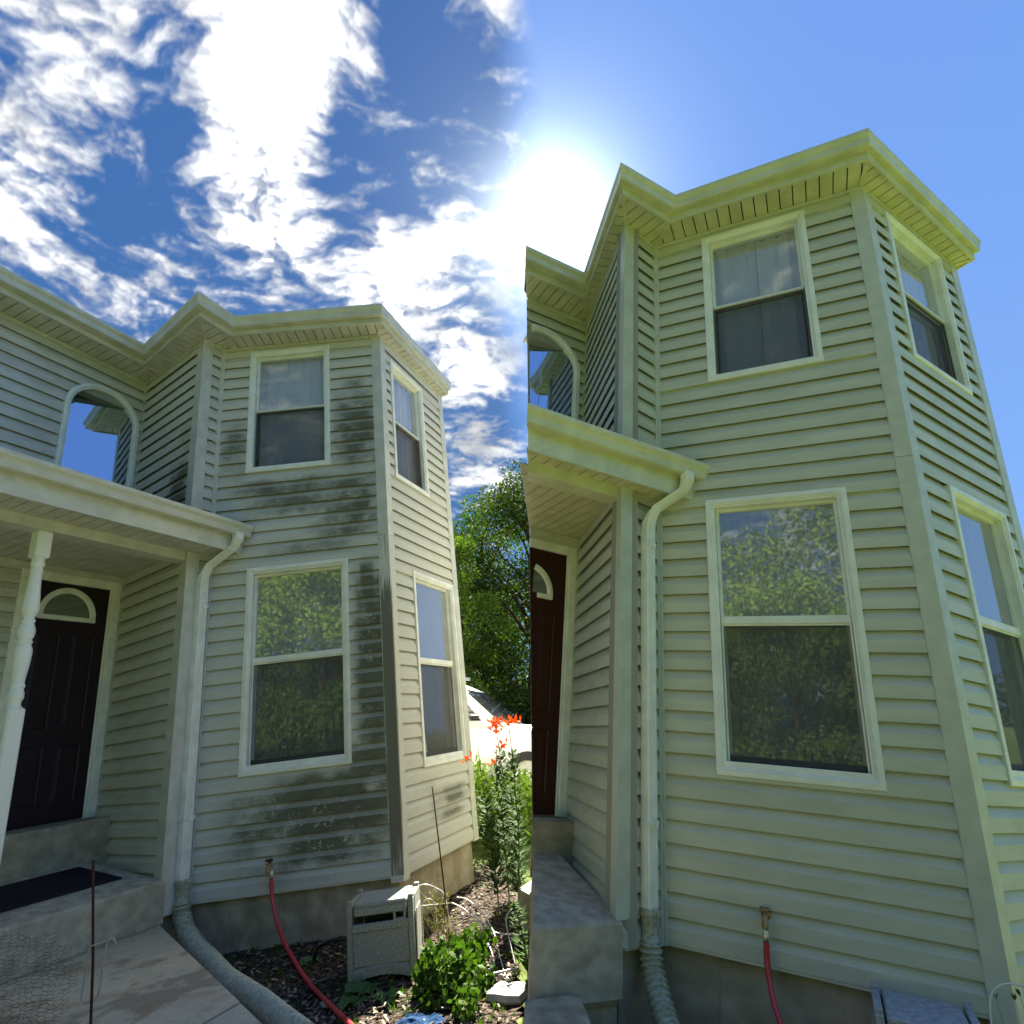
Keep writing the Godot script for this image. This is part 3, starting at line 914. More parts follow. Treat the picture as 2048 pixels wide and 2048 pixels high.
	var fx: float = dr.fan_x
	var fr: float = dr.fan_r
	for q in [[l1 - 0.31, l1 - 0.09, sill + 0.16, sill + 0.66], [l1 - 0.31, l1 - 0.09, sill + 0.78, dr.fan_y - 0.16], [l1 - 0.64, l1 - 0.40, sill + 0.16, sill + 0.66], [l1 - 0.64, l1 - 0.40, sill + 0.78, dr.fan_y - 0.16]]:
		var pa: float = maxf(q[0], maxf(l0, xl.call(q[2], Wi.y)) + 0.01)
		if q[1] > pa + 0.02:
			var wf := {"a": Vector3(0, 0, dz + 0.012), "d": Vector3.RIGHT, "n": Vector3.BACK, "len": 1.0}
			obj("door_panel", frame_mesh(wf, pa, q[1], q[2], q[3], [[0.0, -0.001], [0.0, 0.006], [0.012, 0.008], [0.022, 0.001], [0.045, 0.006], [0.046, 0.007]]), M.door_red if h.clean else M.door_dark, leaf)
			obj("door_panel", slab_mesh(wf, pa + 0.045, q[1] - 0.045, q[2] + 0.045, q[3] - 0.045, 0.0, 0.0072, 0.001), M.door_red if h.clean else M.door_dark, leaf)
	mb = MB.new()
	var glass := MB.new()
	var rr := []
	for i in 21:
		var t := PI * (1.0 - i / 20.0)
		var gx := fx + cos(t) * fr
		if gx < xl.call(dr.fan_y, Wi.y) + 0.006: continue
		var ring := []
		for s in [[1.0, 0.010], [1.0, 0.030], [0.94, 0.034], [0.86, 0.034], [0.82, 0.028], [0.80, 0.010]]:
			ring.append(Vector3(fx + cos(t) * fr * s[0], dr.fan_y + sin(t) * fr * dr.fan_k * s[0], dz + s[1]))
		rr.append(ring)
		if rr.size() > 1:
			var p0: Vector3 = rr[-2][5]
			var p1: Vector3 = rr[-1][5]
			glass.quad(Vector3(p0.x, dr.fan_y, dz + 0.016), Vector3(p1.x, dr.fan_y, dz + 0.016), Vector3(p1.x, p1.y, dz + 0.016), Vector3(p0.x, p0.y, dz + 0.016))
	mb.loft(rr)
	mb.box(Transform3D(), Vector3(maxf(fx - fr, l0 + 0.004), dr.fan_y - 0.045, dz + 0.010), Vector3(fx + fr, dr.fan_y - 0.001, dz + 0.034), 0.005)
	var fan := obj("fanlight", mb.done(), white, leaf)
	obj("pane", glass.done(), M.fan_glass, fan)
	# ---- downspout from the porch gutter, down the short wall
	var ds := MB.new()
	var T := Transform3D(Basis(shortw.d, Vector3.UP, shortw.n), shortw.a)
	var du: float = h.du
	var path := [[Vector3(h.dtop.x, hp - 0.10, h.dtop.y), 0], [Vector3(h.dtop.x, hp - 0.17, h.dtop.y), 0.15], [Vector3(h.dtop.x - 0.012, hp - 0.235, h.dtop.y - 0.03), 0.7], [wp(shortw, du, so - 0.14, 0.13), 0.7], [wp(shortw, du, so - 0.22, 0.075), 0.2], [wp(shortw, du, so - 0.30, 0.062), 0.0], [wp(shortw, du, 0.16, 0.062), 0.0]]
	var drings := []
	for p in path:
		var tilt: float = p[1]
		var ww := 0.044
		var dp := 0.033
		var ring := []
		for s in [Vector2(-1, -1), Vector2(1, -1), Vector2(1, 0.75), Vector2(0.8, 1), Vector2(0.62, 1), Vector2(0.55, 0.9), Vector2(0.4, 0.9), Vector2(0.33, 1), Vector2(0.12, 1), Vector2(0.06, 0.9), Vector2(-0.06, 0.9), Vector2(-0.12, 1), Vector2(-0.33, 1), Vector2(-0.4, 0.9), Vector2(-0.55, 0.9), Vector2(-0.62, 1), Vector2(-0.8, 1), Vector2(-1, 0.75)]:
			var off: Vector3 = shortw.d * (s.x * ww) + shortw.n * (s.y * dp * (1.0 - 0.25 * tilt)) + Vector3(0, s.y * dp * tilt, 0)
			ring.append(p[0] + off)
		drings.append(ring)
	ds.loft(drings)
	var dn := obj("downspout", ds.done(), white, root)
	for sy in [0.62, 2.42]:
		obj("strap", slab_mesh(shortw, du - 0.050, du + 0.050, sy, sy + 0.035, 0.03, 0.0985, 0.004), white, dn)
		obj("rivet_plate", slab_mesh(shortw, du - 0.022, du + 0.026, sy - 0.008, sy + 0.043, 0.0985, 0.1040, 0.008), white, dn)

# ---------------------------------------------------------------- plants
func leafset(called: String, parent: Node, m: Material, leaves: Array) -> MeshInstance3D:
	# leaves: [base, tip direction (length included), width vector, bend, tint]
	var v := PackedVector3Array()
	var nn := PackedVector3Array()
	var cl := PackedColorArray()
	for q in leaves:
		var b: Vector3 = q[0]
		var l: Vector3 = q[1]
		var w: Vector3 = q[2]
		var nrm := l.cross(w).normalized()
		var bend: Vector3 = nrm * q[3]
		var mid := b + l * 0.5 + bend
		var tip := b + l
		var c: Color = q[4]
		for t in [[b, mid - w, mid], [b, mid, mid + w], [mid - w, tip, mid], [mid, tip, mid + w]]:
			var fn: Vector3 = (t[2] - t[0]).cross(t[1] - t[0]).normalized()
			for i in 3:
				v.append(t[i]); nn.append(fn); cl.append(c)
	var arr := []
	arr.resize(Mesh.ARRAY_MAX)
	arr[Mesh.ARRAY_VERTEX] = v
	arr[Mesh.ARRAY_NORMAL] = nn
	arr[Mesh.ARRAY_COLOR] = cl
	var am := ArrayMesh.new()
	am.add_surface_from_arrays(Mesh.PRIMITIVE_TRIANGLES, arr)
	return obj(called, am, m, parent)

func tint(spread := 0.35) -> Color:
	var k := 1.0 + rng.randf_range(-spread, spread)
	return Color(k * rng.randf_range(0.85, 1.25), k, k * rng.randf_range(0.7, 1.1))

func rnd_dir() -> Vector3:
	var y := rng.randf_range(-1, 1)
	var a := rng.randf() * TAU
	return Vector3(cos(a) * sqrt(1 - y * y), y, sin(a) * sqrt(1 - y * y))

# a broadleaf tree: tapered trunk, forked limbs, leaves gathered in clumps round the limb ends
func tree(t: Node3D, hgt: float, spread: float, low: float, leaves: int, size: float, m: Material, sd: int, clumps := 46) -> void:
	rng.seed = sd
	var mb := MB.new(true)
	var lean := Vector3(rng.randf_range(-0.3, 0.3), 0, rng.randf_range(-0.3, 0.3))
	var tp := curve([Vector3(0, -0.4, 0), Vector3(0, hgt * 0.25, 0) + lean * 0.3, Vector3(0, hgt * 0.55, 0) + lean, Vector3(0, hgt * 0.92, 0) + lean * 1.6], 0.5)
	var r0 := hgt * 0.022
	mb.tube(tp, func(s: float) -> float: return lerpf(r0, r0 * 0.15, s), 9)
	var limbs := []
	var centres := []
	for k in clumps:
		var y := lerpf(low, 1.0, pow(rng.randf(), 0.85))
		var rad := spread * sqrt(maxf(0.04, 1.0 - pow((y - 0.48) / 0.56, 2.0))) * rng.randf_range(0.35, 1.0)
		var a := rng.randf() * TAU
		centres.append(Vector3(cos(a) * rad, y * hgt, sin(a) * rad) + lean * y)
	for k in clumps:
		if k % 2 == 0:
			var c: Vector3 = centres[k]
			var s: Vector3 = tp[int(clampf((c.y / hgt - 0.18) / 0.92, 0.05, 0.95) * (tp.size() - 1))]
			mb.tube(curve([s, s.lerp(c, 0.5) + Vector3(0, 0.25, 0), c], 0.4), func(q: float) -> float: return lerpf(r0 * 0.36, r0 * 0.06, q), 6)
	obj("trunk", mb.done(), M.bark, t)
	var out := []
	for k in leaves:
		var c: Vector3 = centres[rng.randi() % clumps]
		var cr := spread * 0.27
		var p := c + rnd_dir() * cr * pow(rng.randf(), 0.45) * Vector3(1, 0.78, 1)
		var d := (rnd_dir() + (p - c).normalized() * 0.7 + Vector3(0, -0.25, 0)).normalized() * size * rng.randf_range(0.7, 1.3)
		var w := d.cross(rnd_dir()).normalized() * size * 0.26
		out.append([p, d, w, size * 0.06, tint()])
	leafset("crown", t, m, out)

func conifer(t: Node3D, hgt: float, spread: float, m: Material, sd: int) -> void:
	rng.seed = sd
	var mb := MB.new(true)
	mb.tube([Vector3(0, -0.3, 0), Vector3(0, hgt * 0.5, 0), Vector3(0, hgt, 0)], func(s: float) -> float: return lerpf(hgt * 0.018, 0.01, s), 8)
	obj("trunk", mb.done(), M.bark, t)
	var out := []
	var y := 0.6
	while y < hgt:
		var f := 1.0 - y / hgt
		for b in 9:
			var a := rng.randf() * TAU
			var len := spread * (0.12 + 0.88 * f) * rng.randf_range(0.75, 1.1)
			var d := Vector3(cos(a), 0.12, sin(a))
			for s in int(6 + len * 16):
				var q := rng.randf()
				var p := Vector3(0, y + rng.randf_range(-0.1, 0.1), 0) + d * len * q + Vector3(0, -0.25 * q * q * len, 0)
				var tw := (d * 0.7 + rnd_dir() * 0.8 + Vector3(0, -0.2, 0)).normalized() * rng.randf_range(0.16, 0.3)
				out.append([p, tw, tw.cross(rnd_dir()).normalized() * 0.035, 0.0, tint(0.3)])
		y += 0.22
	leafset("crown", t, m, out)

func bush(called: String, parent: Node, m: Material, lo: Vector3, hi: Vector3, leaves: int, size: float, sd: int, wid := 0.3) -> void:
	rng.seed = sd
	var out := []
	var centres := []
	for k in 22: centres.append(Vector3(rng.randf_range(lo.x, hi.x), lerpf(lo.y, hi.y, pow(rng.randf(), 0.8)), rng.randf_range(lo.z, hi.z)))
	var r := (hi - lo).length() * 0.13
	for k in leaves:
		var c: Vector3 = centres[rng.randi() % 22]
		var p := c + rnd_dir() * r * sqrt(rng.randf())
		p.y = maxf(p.y, lo.y + 0.01)
		var d := (rnd_dir() + Vector3(0, 0.35, 0)).normalized() * size * rng.randf_range(0.6, 1.3)
		out.append([p, d, d.cross(rnd_dir()).normalized() * size * wid, size * 0.08, tint()])
	leafset(called, parent, m, out)

func lily(t: Node3D, pts: Array, flowers: Array, sd: int, leaf_from := 0.05, leaf_to := 0.85, len := 0.13) -> void:
	rng.seed = sd
	var path := curve(pts, 0.02)
	var mb := MB.new(true)
	mb.tube(path, func(s: float) -> float: return lerpf(0.0065, 0.003, s), 7)
	obj("stem", mb.done(), M.leaf_lily_stem, t)
	var out := []
	var n := path.size()
	for k in range(int(n * leaf_from), int(n * leaf_to)):
		var f := float(k) / n
		for i in 7:
			var a := rng.randf() * TAU
			var d := Vector3(cos(a), rng.randf_range(0.05, 0.75), sin(a)).normalized() * len * rng.randf_range(0.75, 1.15) * (1.0 - 0.45 * f)
			var p: Vector3 = path[k]
			var w := d.cross(Vector3.UP).normalized() * 0.012
			out.append([p, d, w, 0.010, tint(0.25)])
	leafset("leaves", t, M.leaf_lily, out)
	for f in flowers:
		var c: Vector3 = f
		var near: Vector3 = path[n - 1]
		var sm := MB.new(true)
		for k in range(n * 6 / 10, n):
			if (path[k] - c).length() < (near - c).length() * 1.0: near = path[k]
		sm.tube(curve([near, near.lerp(c, 0.6) + Vector3(0, 0.02, 0), c], 0.02), func(_s: float) -> float: return 0.0022, 5)
		obj("flower_stalk", sm.done(), M.leaf_lily_stem, t)
		var pet := []
		var down := Vector3(rng.randf_range(-0.5, 0.5), -0.6, rng.randf_range(0.0, 0.6)).normalized()
		var side := down.cross(Vector3.RIGHT).normalized()
		var up2 := down.cross(side)
		for k in 6:
			var a := TAU * k / 6.0 + rng.randf() * 0.2
			var o := side * cos(a) + up2 * sin(a)
			var w2 := o.cross(down).normalized() * 0.017
			pet.append([c, (o * 0.8 + down * 0.5) * 0.052, w2, 0.005, tint(0.12)])
			pet.append([c + (o * 0.8 + down * 0.5) * 0.045, (o * 0.75 - down * 0.85) * 0.055, w2, -0.006, tint(0.12)])
		for k in 6:
			var o2 := (down + rnd_dir() * 0.35).normalized()
			pet.append([c, o2 * 0.06, o2.cross(Vector3.RIGHT).normalized() * 0.0016, 0.0, Color(0.6, 0.7, 0.6)])
		leafset("flower", t, M.lily_orange, pet)

func wire(parent: Node, called: String, pts: Array, r: float, m: Material, smooth := true) -> void:
	var mb := MB.new(true)
	mb.tube(curve(pts, 0.02) if smooth else pts, func(_s: float) -> float: return r, 7)
	obj(called, mb.done(), m, parent)

# ---------------------------------------------------------------- yard things shared by both houses
func hose_reel(t: Node3D, m: Material, w := 0.43, d := 0.40, hh := 0.50) -> void:
	# frame: x across the front, z to the front, y up, origin on the ground below the middle
	var mb := MB.new()
	var hw := w / 2.0
	mb.box(Transform3D(), Vector3(-hw + 0.035, 0.10, d / 2 - 0.035), Vector3(hw - 0.035, 0.30, d / 2 - 0.012), 0.006)
	obj("front_panel", mb.done(), m, t)
	mb = MB.new()
	var rings := []
	for i in 13:
		var x := lerpf(-hw + 0.035, hw - 0.035, i / 12.0)
		var arc := 0.030 * (1.0 - pow(2.0 * i / 12.0 - 1.0, 2.0))
		rings.append([Vector3(x, 0.02 + arc, d / 2 - 0.03), Vector3(x, 0.02 + arc, d / 2 - 0.004), Vector3(x, 0.07 + arc, d / 2 - 0.004), Vector3(x, 0.075 + arc, d / 2 - 0.012), Vector3(x, 0.105, d / 2 - 0.030)])
	mb.loft(rings)
	obj("toe_board", mb.done(), m, t)
	mb = MB.new()
	mb.box(Transform3D(), Vector3(-hw + 0.034, 0.292, d / 2 - 0.032), Vector3(hw - 0.034, 0.340, d / 2 - 0.003), 0.006)
	obj("rail", mb.done(), m, t)
	for s in [-1, 1]:
		mb = MB.new()
		var xo: float = s * (hw - 0.018)
		mb.box(Transform3D(), Vector3(xo - 0.018, 0.0, -d / 2), Vector3(xo + 0.018, hh - 0.012, d / 2), 0.006)
		var side := obj("side_panel", mb.done(), m, t)
		mb = MB.new()
		for z in [-d / 2 + 0.03, d / 2 - 0.03]:
			mb.box(Transform3D(), Vector3(xo - 0.017, hh - 0.013, z - 0.022), Vector3(xo + 0.017, hh + 0.006, z + 0.022), 0.004)
		obj("cap", mb.done(), m, side)
		mb = MB.new()
		mb.box(Transform3D(), Vector3(s * (hw + 0.0005), 0.05, -d / 2 + 0.05), Vector3(s * hw + s * 0.008 + 0.0005, hh - 0.1, d / 2 - 0.05), 0.004)
		obj("side_rib", mb.done(), m, side)
	mb = MB.new()
	mb.box(Transform3D(Basis(), Vector3.ZERO), Vector3(-hw + 0.046, hh - 0.040, -d / 2 + 0.01), Vector3(hw - 0.046, hh - 0.012, d / 2 - 0.002), 0.008)
	mb.box(Transform3D(), Vector3(-hw + 0.046, hh - 0.085, d / 2 - 0.026), Vector3(hw - 0.046, hh - 0.036, d / 2 - 0.001), 0.007)
	obj("lid", mb.done(), m, t)
	mb = MB.new()
	mb.box(Transform3D(), Vector3(-hw + 0.04, 0.03, -d / 2), Vector3(hw - 0.04, hh - 0.045, -d / 2 + 0.015), 0.004)
	obj("back_panel", mb.done(), m, t)
	mb = MB.new()
	mb.box(Transform3D(), Vector3(-hw + 0.05, 0.11, -d / 2 + 0.03), Vector3(hw - 0.05, 0.28, d / 2 - 0.09), 0.02)
	obj("hose_drum", mb.done(), M.black_inside, t)
	mb = MB.new()
	mb.box(Transform3D(), Vector3(hw - 0.135, 0.335, d / 2 - 0.030), Vector3(hw - 0.120, hh - 0.07, d / 2 - 0.010), 0.003)
	mb.box(Transform3D(), Vector3(hw - 0.068, 0.335, d / 2 - 0.030), Vector3(hw - 0.052, hh - 0.07, d / 2 - 0.010), 0.003)
	mb.box(Transform3D(), Vector3(hw - 0.121, 0.336, d / 2 - 0.029), Vector3(hw - 0.067, 0.349, d / 2 - 0.011), 0.003)
	obj("hose_guide", mb.done(), m, t)

func spigot(t: Node3D, big: bool) -> void:
	# origin on the wall, z outwards
	var mb := MB.new(true)
	var R := Basis(Vector3.RIGHT, PI / 2)
	mb.tube([Vector3(0, 0, 0.0), Vector3(0, 0, 0.008), Vector3(0, 0, 0.0085), Vector3(0, 0, 0.045)], func(s: float) -> float: return 0.026 if s < 0.4 else 0.014, 14)
	obj("flange", mb.done(), M.brass, t)
	mb = MB.new(true)
	mb.tube(curve([Vector3(0, 0.006, 0.038), Vector3(0, 0, 0.062), Vector3(0, -0.018, 0.080), Vector3(0, -0.05, 0.088)], 0.006), func(s: float) -> float: return 0.013 + 0.005 * absf(sin(s * 6.0)), 12)
	obj("body", mb.done(), M.brass, t)
	mb = MB.new(true)
	var hp: Array = []
	for k in 17: hp.append(Vector3(cos(TAU * k / 16.0) * 0.024, 0.036 + (0.004 if k % 2 == 0 else 0.0), 0.058 + sin(TAU * k / 16.0) * 0.024))
	mb.tube(hp, func(_s: float) -> float: return 0.0065, 6)
	mb.tube([Vector3(0, 0.0, 0.056), Vector3(0, 0.042, 0.058)], func(_s: float) -> float: return 0.008, 8)
	mb.tube([Vector3(-0.024, 0.036, 0.058), Vector3(0.024, 0.036, 0.058)], func(_s: float) -> float: return 0.005, 6)
	obj("handle", mb.done(), M.rust if not big else M.brass, t)

func hose(t: Node3D, pts: Array) -> void:
	var mb := MB.new(true)
	var path := curve(pts, 0.015)
	mb.tube(path, func(_s: float) -> float: return 0.0145, 14)
	obj("tube", mb.done(), M.hose_red, t)
	mb = MB.new(true)
	mb.tube([pts[0] + Vector3(0, 0.055, 0), pts[0] + Vector3(0, 0.05, 0), pts[0] + Vector3(0, 0.004, 0), pts[0] - Vector3(0, 0.002, 0)], func(s: float) -> float: return 0.0165 if s > 0.2 and s < 0.8 else 0.013, 16)
	obj("coupling", mb.done(), M.steel, t)
	mb = MB.new(true)
	var fer := []
	for k in 25: fer.append(path[mini(k / 3, path.size() - 1)].lerp(path[mini(k / 3 + 1, path.size() - 1)], (k % 3) / 3.0))
	mb.tube(fer, func(s: float) -> float: return 0.0165 + 0.0012 * sin(s * 50.0), 14)
	obj("strain_relief", mb.done(), M.hose_red, t)

func drain_pipe(t: Node3D, top: Transform3D, pts: Array, rad := 0.052) -> void:
	# adapter: square at the top, round below, then the corrugated pipe
	var mb := MB.new(true)
	var rings := []
	for s in [[0.05, 0.052, 0.0], [0.046, 0.055, 0.0], [0.015, 0.055, 0.0], [0.008, 0.050, 0.05], [-0.07, 0.048, 0.6], [-0.10, 0.050, 1.0], [-0.104, 0.056, 1.0], [-0.13, 0.056, 1.0], [-0.135, 0.050, 1.0]]:
		var r := []
		for i in 24:
			var a := TAU * (i + 0.5) / 24.0
			var c := Vector2(cos(a), sin(a))
			var q := c / maxf(absf(c.x), absf(c.y)) * Vector2(1.0, 0.8)
			var p: Vector2 = q.lerp(c, s[2]) * s[1]
			r.append(top * Vector3(p.x, s[0], p.y))
		rings.append(r)
	mb.loft(rings, true, false)
	obj("adapter", mb.done(), M.pipe, t)
	var path := curve(pts, 0.0052)
	mb = MB.new(true)
	var total := 0.0
	for k in path.size() - 1: total += path[k].distance_to(path[k + 1])
	mb.tube(path, func(s: float) -> float: return rad + 0.0090 * sin(s * total / 0.036 * TAU), 22)
	obj("corrugated_pipe", mb.done(), M.pipe, t)

# ---------------------------------------------------------------- white car far behind
func suv(t: Node3D) -> void:
	var mb := MB.new(true)
	# sections along x (front is +x): x, low, shoulder, half width
	var rings := []
	for s in [[-2.25, 0.62, 0.95, 0.78], [-2.20, 0.45, 1.02, 0.88], [-1.6, 0.34, 1.06, 0.93], [0.0, 0.32, 1.06, 0.94], [0.85, 0.32, 1.06, 0.94], [1.5, 0.34, 1.02, 0.93], [2.10, 0.40, 0.93, 0.88], [2.30, 0.50, 0.82, 0.80], [2.34, 0.58, 0.72, 0.74]]:
		var r := []
		var lo: float = s[1]
		var hi: float = s[2]
		var w: float = s[3]
		for p in [Vector2(-w * 0.85, lo), Vector2(w * 0.85, lo), Vector2(w * 0.97, lo + 0.1), Vector2(w, (lo + hi) / 2), Vector2(w * 0.97, hi - 0.08), Vector2(w * 0.86, hi), Vector2(w * 0.4, hi + 0.035), Vector2(-w * 0.4, hi + 0.035), Vector2(-w * 0.86, hi), Vector2(-w * 0.97, hi - 0.08), Vector2(-w, (lo + hi) / 2), Vector2(-w * 0.97, lo + 0.1)]:
			r.append(Vector3(s[0], p.y, p.x))
		rings.append(r)
	mb.loft(rings)
	obj("body", mb.done(), M.car_white, t)
	mb = MB.new(true)
	rings = []
	for s in [[-2.18, 1.03, 1.06, 0.80], [-2.0, 1.03, 1.60, 0.70], [-1.6, 1.03, 1.73, 0.68], [-0.6, 1.03, 1.77, 0.69], [0.05, 1.03, 1.72, 0.68], [0.30, 1.03, 1.62, 0.69], [1.02, 1.03, 1.06, 0.82]]:
		var r := []
		for p in [Vector2(-0.86, s[1]), Vector2(0.86, s[1]), Vector2(lerpf(0.86, s[3], 0.8), lerpf(s[1], s[2], 0.85)), Vector2(s[3] * 0.9, s[2]), Vector2(0, s[2] + 0.03), Vector2(-s[3] * 0.9, s[2]), Vector2(-lerpf(0.86, s[3], 0.8), lerpf(s[1], s[2], 0.85))]:
			r.append(Vector3(s[0], p.y, p.x))
		rings.append(r)
	mb.loft(rings)
	obj("cabin", mb.done(), M.car_white, t)
	mb = MB.new()
	mb.quad(Vector3(0.375, 1.60, -0.60), Vector3(0.375, 1.60, 0.60), Vector3(1.00, 1.12, 0.72), Vector3(1.00, 1.12, -0.72))
	obj("windshield", mb.done(), M.car_glass, t)
	for s in [-1.0, 1.0]:
		for q in [[-1.75, -0.92, -1.68, -0.92], [-0.82, 0.02, -0.82, 0.02], [0.10, 0.72, 0.10, 0.26]]:
			mb = MB.new()
			mb.quad(Vector3(q[0], 1.12, s * 0.868), Vector3(q[1], 1.12, s * 0.868), Vector3(q[3], 1.56, s * 0.752), Vector3(q[2], 1.56, s * 0.752))
			obj("side_window", mb.done(), M.car_glass, t)
		mb = MB.new(true)
		mb.lathe([Vector2(0.0, -0.03), Vector2(0.08, -0.03), Vector2(0.11, 0.0), Vector2(0.08, 0.03), Vector2(0.0, 0.03)], Vector3(0.62, 1.17, s * 0.98), 12)
		obj("mirror", mb.done(), M.black_plastic, t)
		mb = MB.new()
		mb.box(Transform3D(), Vector3(2.16, 0.70, s * 0.70 - 0.13), Vector3(2.325, 0.84, s * 0.70 + 0.13), 0.03)
		obj("headlight", mb.done(), M.headlight_glass, t)
		mb = MB.new(true)
		mb.tube([Vector3(-1.75, 1.86, s * 0.58), Vector3(-0.8, 1.87, s * 0.58), Vector3(0.05, 1.85, s * 0.58)], func(_q: float) -> float: return 0.025, 8)
		obj("roof_rail", mb.done(), M.steel, t)
		for x in [-1.35, 1.45]:
			var wb := MB.new(true)
			var ring := []
			for p in [Vector2(0.22, -0.11), Vector2(0.33, -0.11), Vector2(0.36, -0.06), Vector2(0.36, 0.06), Vector2(0.33, 0.11), Vector2(0.22, 0.11)]:
				var r := []
				for i in 28: r.append(Vector3(x + cos(TAU * i / 28) * p.x, 0.36 + sin(TAU * i / 28) * p.x, s * 0.84 + p.y))
				ring.append(r)
			wb.loft(ring, true, false)
			var wn := obj("wheel", wb.done(), M.tyre, t)
			wb = MB.new(true)
			wb.tube([Vector3(x, 0.36, s * 0.75), Vector3(x, 0.36, s * 0.90)], func(_q: float) -> float: return 0.225, 20)
			obj("rim", wb.done(), M.steel, wn)
	for x in [-1.4, -0.9, -0.35]:
		mb = MB.new()
		mb.box(Transform3D(), Vector3(x - 0.03, 1.86, -0.66), Vector3(x + 0.03, 1.895, 0.66), 0.008)
		obj("roof_bar", mb.done(), M.aluminium, t)
	mb = MB.new()
	mb.box(Transform3D(), Vector3(2.25, 0.54, -0.52), Vector3(2.345, 0.74, 0.52), 0.02)
	obj("grille", mb.done(), M.black_plastic, t)
	mb = MB.new()
	mb.box(Transform3D(), Vector3(2.12, 0.36, -0.84), Vector3(2.40, 0.54, 0.84), 0.05)
	obj("bumper", mb.done(), M.black_plastic, t)

# ---------------------------------------------------------------- the place
var pL: Vector3
var pR: Vector3

func plane_y(t: Transform3D, p: Vector3, x: float, z: float) -> float:
	var n := t.basis.y
	return p.y - (n.x * (x - p.x) + n.z * (z - p.z)) / n.y

func ground_y(x: float, z: float) -> float:
	var y := lerpf(plane_y(YL, pL, x, z), plane_y(YR, pR, x, z), sstep(-0.02, 0.45, x))
	var r := Vector2(x, z + 4.5).length()
	return lerpf(y, -0.25, sstep(4.5, 11.0, r)) + 0.55 * sstep(-7.4, -10.2, z) - 0.012

func at_ground(x: float, z: float, turn := 0.0) -> Transform3D:
	return Transform3D(Basis(Vector3.UP, turn), Vector3(x, ground_y(x, z), z))

func structure(called: String, mesh: Mesh, m: Material, t := Transform3D()) -> MeshInstance3D:
	var o := MeshInstance3D.new()
	o.name = numbered(called)
	o.mesh = mesh
	o.material_override = m
	o.transform = t
	o.set_meta("kind", "structure")
	add_child(o)
	return o

func bed_mesh(t: Transform3D, lo: Vector2, hi: Vector2, y: float, left: bool) -> ArrayMesh:
	var n := fbm(3.0, 4, 77)
	var st := 0.05
	var mb := MB.new(true)
	var p := func(x: float, z: float) -> Vector3: return Vector3(x, y + 0.022 * n.get_noise_2d(x * 1.5, z * 1.5) + 0.012 * n.get_noise_2d(x * 6.0, z * 6.0), z)
	var x := lo.x
	while x < hi.x:
		var z := lo.y
		while z < hi.y:
			var wx: float = (t * Vector3(x + st / 2, y, z + st / 2)).x
			if (left and wx < 0.03) or (not left and wx > 0.0):
				mb.quad(p.call(x, z), p.call(x + st, z), p.call(x + st, z + st), p.call(x, z + st))
			z += st
		x += st
	return mb.done()

func scatter(called: String, mesh: Mesh, m: Material, places: Array, label: String, category: String) -> void:
	var mm := MultiMesh.new()
	mm.transform_format = MultiMesh.TRANSFORM_3D
	mm.mesh = mesh
	mm.instance_count = places.size()
	for k in places.size(): mm.set_instance_transform(k, places[k])
	var o := MultiMeshInstance3D.new()
	o.name = numbered(called)
	o.multimesh = mm
	o.material_override = m
	o.set_meta("kind", "stuff")
	tag(o, label, category)
	add_child(o)

func _ready() -> void:
	rng.seed = 7
	# camera
	var cam := Camera3D.new()
	cam.name = "camera"
	cam.fov = 82.461
	cam.near = 0.05
	cam.far = 2000.0
	cam.position = Vector3(0, 1.45, 0)
	cam.rotation_degrees = Vector3(20.535, 0, 0)
	cam.current = true
	add_child(cam)
	# sky, sun, exposure
	var env := Environment.new()
	env.background_mode = Environment.BG_SKY
	env.sky = Sky.new()
	env.sky.sky_material = make_sky()
	env.tonemap_mode = Environment.TONE_MAPPER_LINEAR
	env.tonemap_exposure = EXPO
	env.sdfgi_enabled = true
	env.ssao_enabled = true
	env.ssil_enabled = true
	var we := WorldEnvironment.new()
	we.name = "environment"
	we.environment = env
	add_child(we)
	var sun := DirectionalLight3D.new()
	sun.name = "sun"
	sun.light_energy = 1.6
	sun.light_color = Color(1.0, 0.96, 0.88)
	sun.light_angular_distance = 0.5
	sun.shadow_enabled = true
	add_child(sun)
	sun.look_at_from_position(Vector3.ZERO, -sun_towards(), Vector3.UP)
	make_materials()
	var fg := mat("fan_glass", lin(0.32, 0.34, 0.34), 0.03, 0.6)
	fg.metallic = 0.75
	mat("leaf_lily_stem", lin(0.06, 0.11, 0.03), 0.5)
	mat("leaf_dry_plain", lin(0.24, 0.21, 0.09), 0.7)
	var lwd := mat("leaf_weed", lin(0.055, 0.12, 0.035), 0.45)
	lwd.backlight_enabled = true
	lwd.backlight = Color(0.5, 0.6, 0.3)
	pL = YL * Vector3(0, -0.40, 0)
	pR = YR * Vector3(0, -0.47, 0)
	build_ground()
	build_houses()
	build_yard_left()
	build_yard_right()
	build_distance()

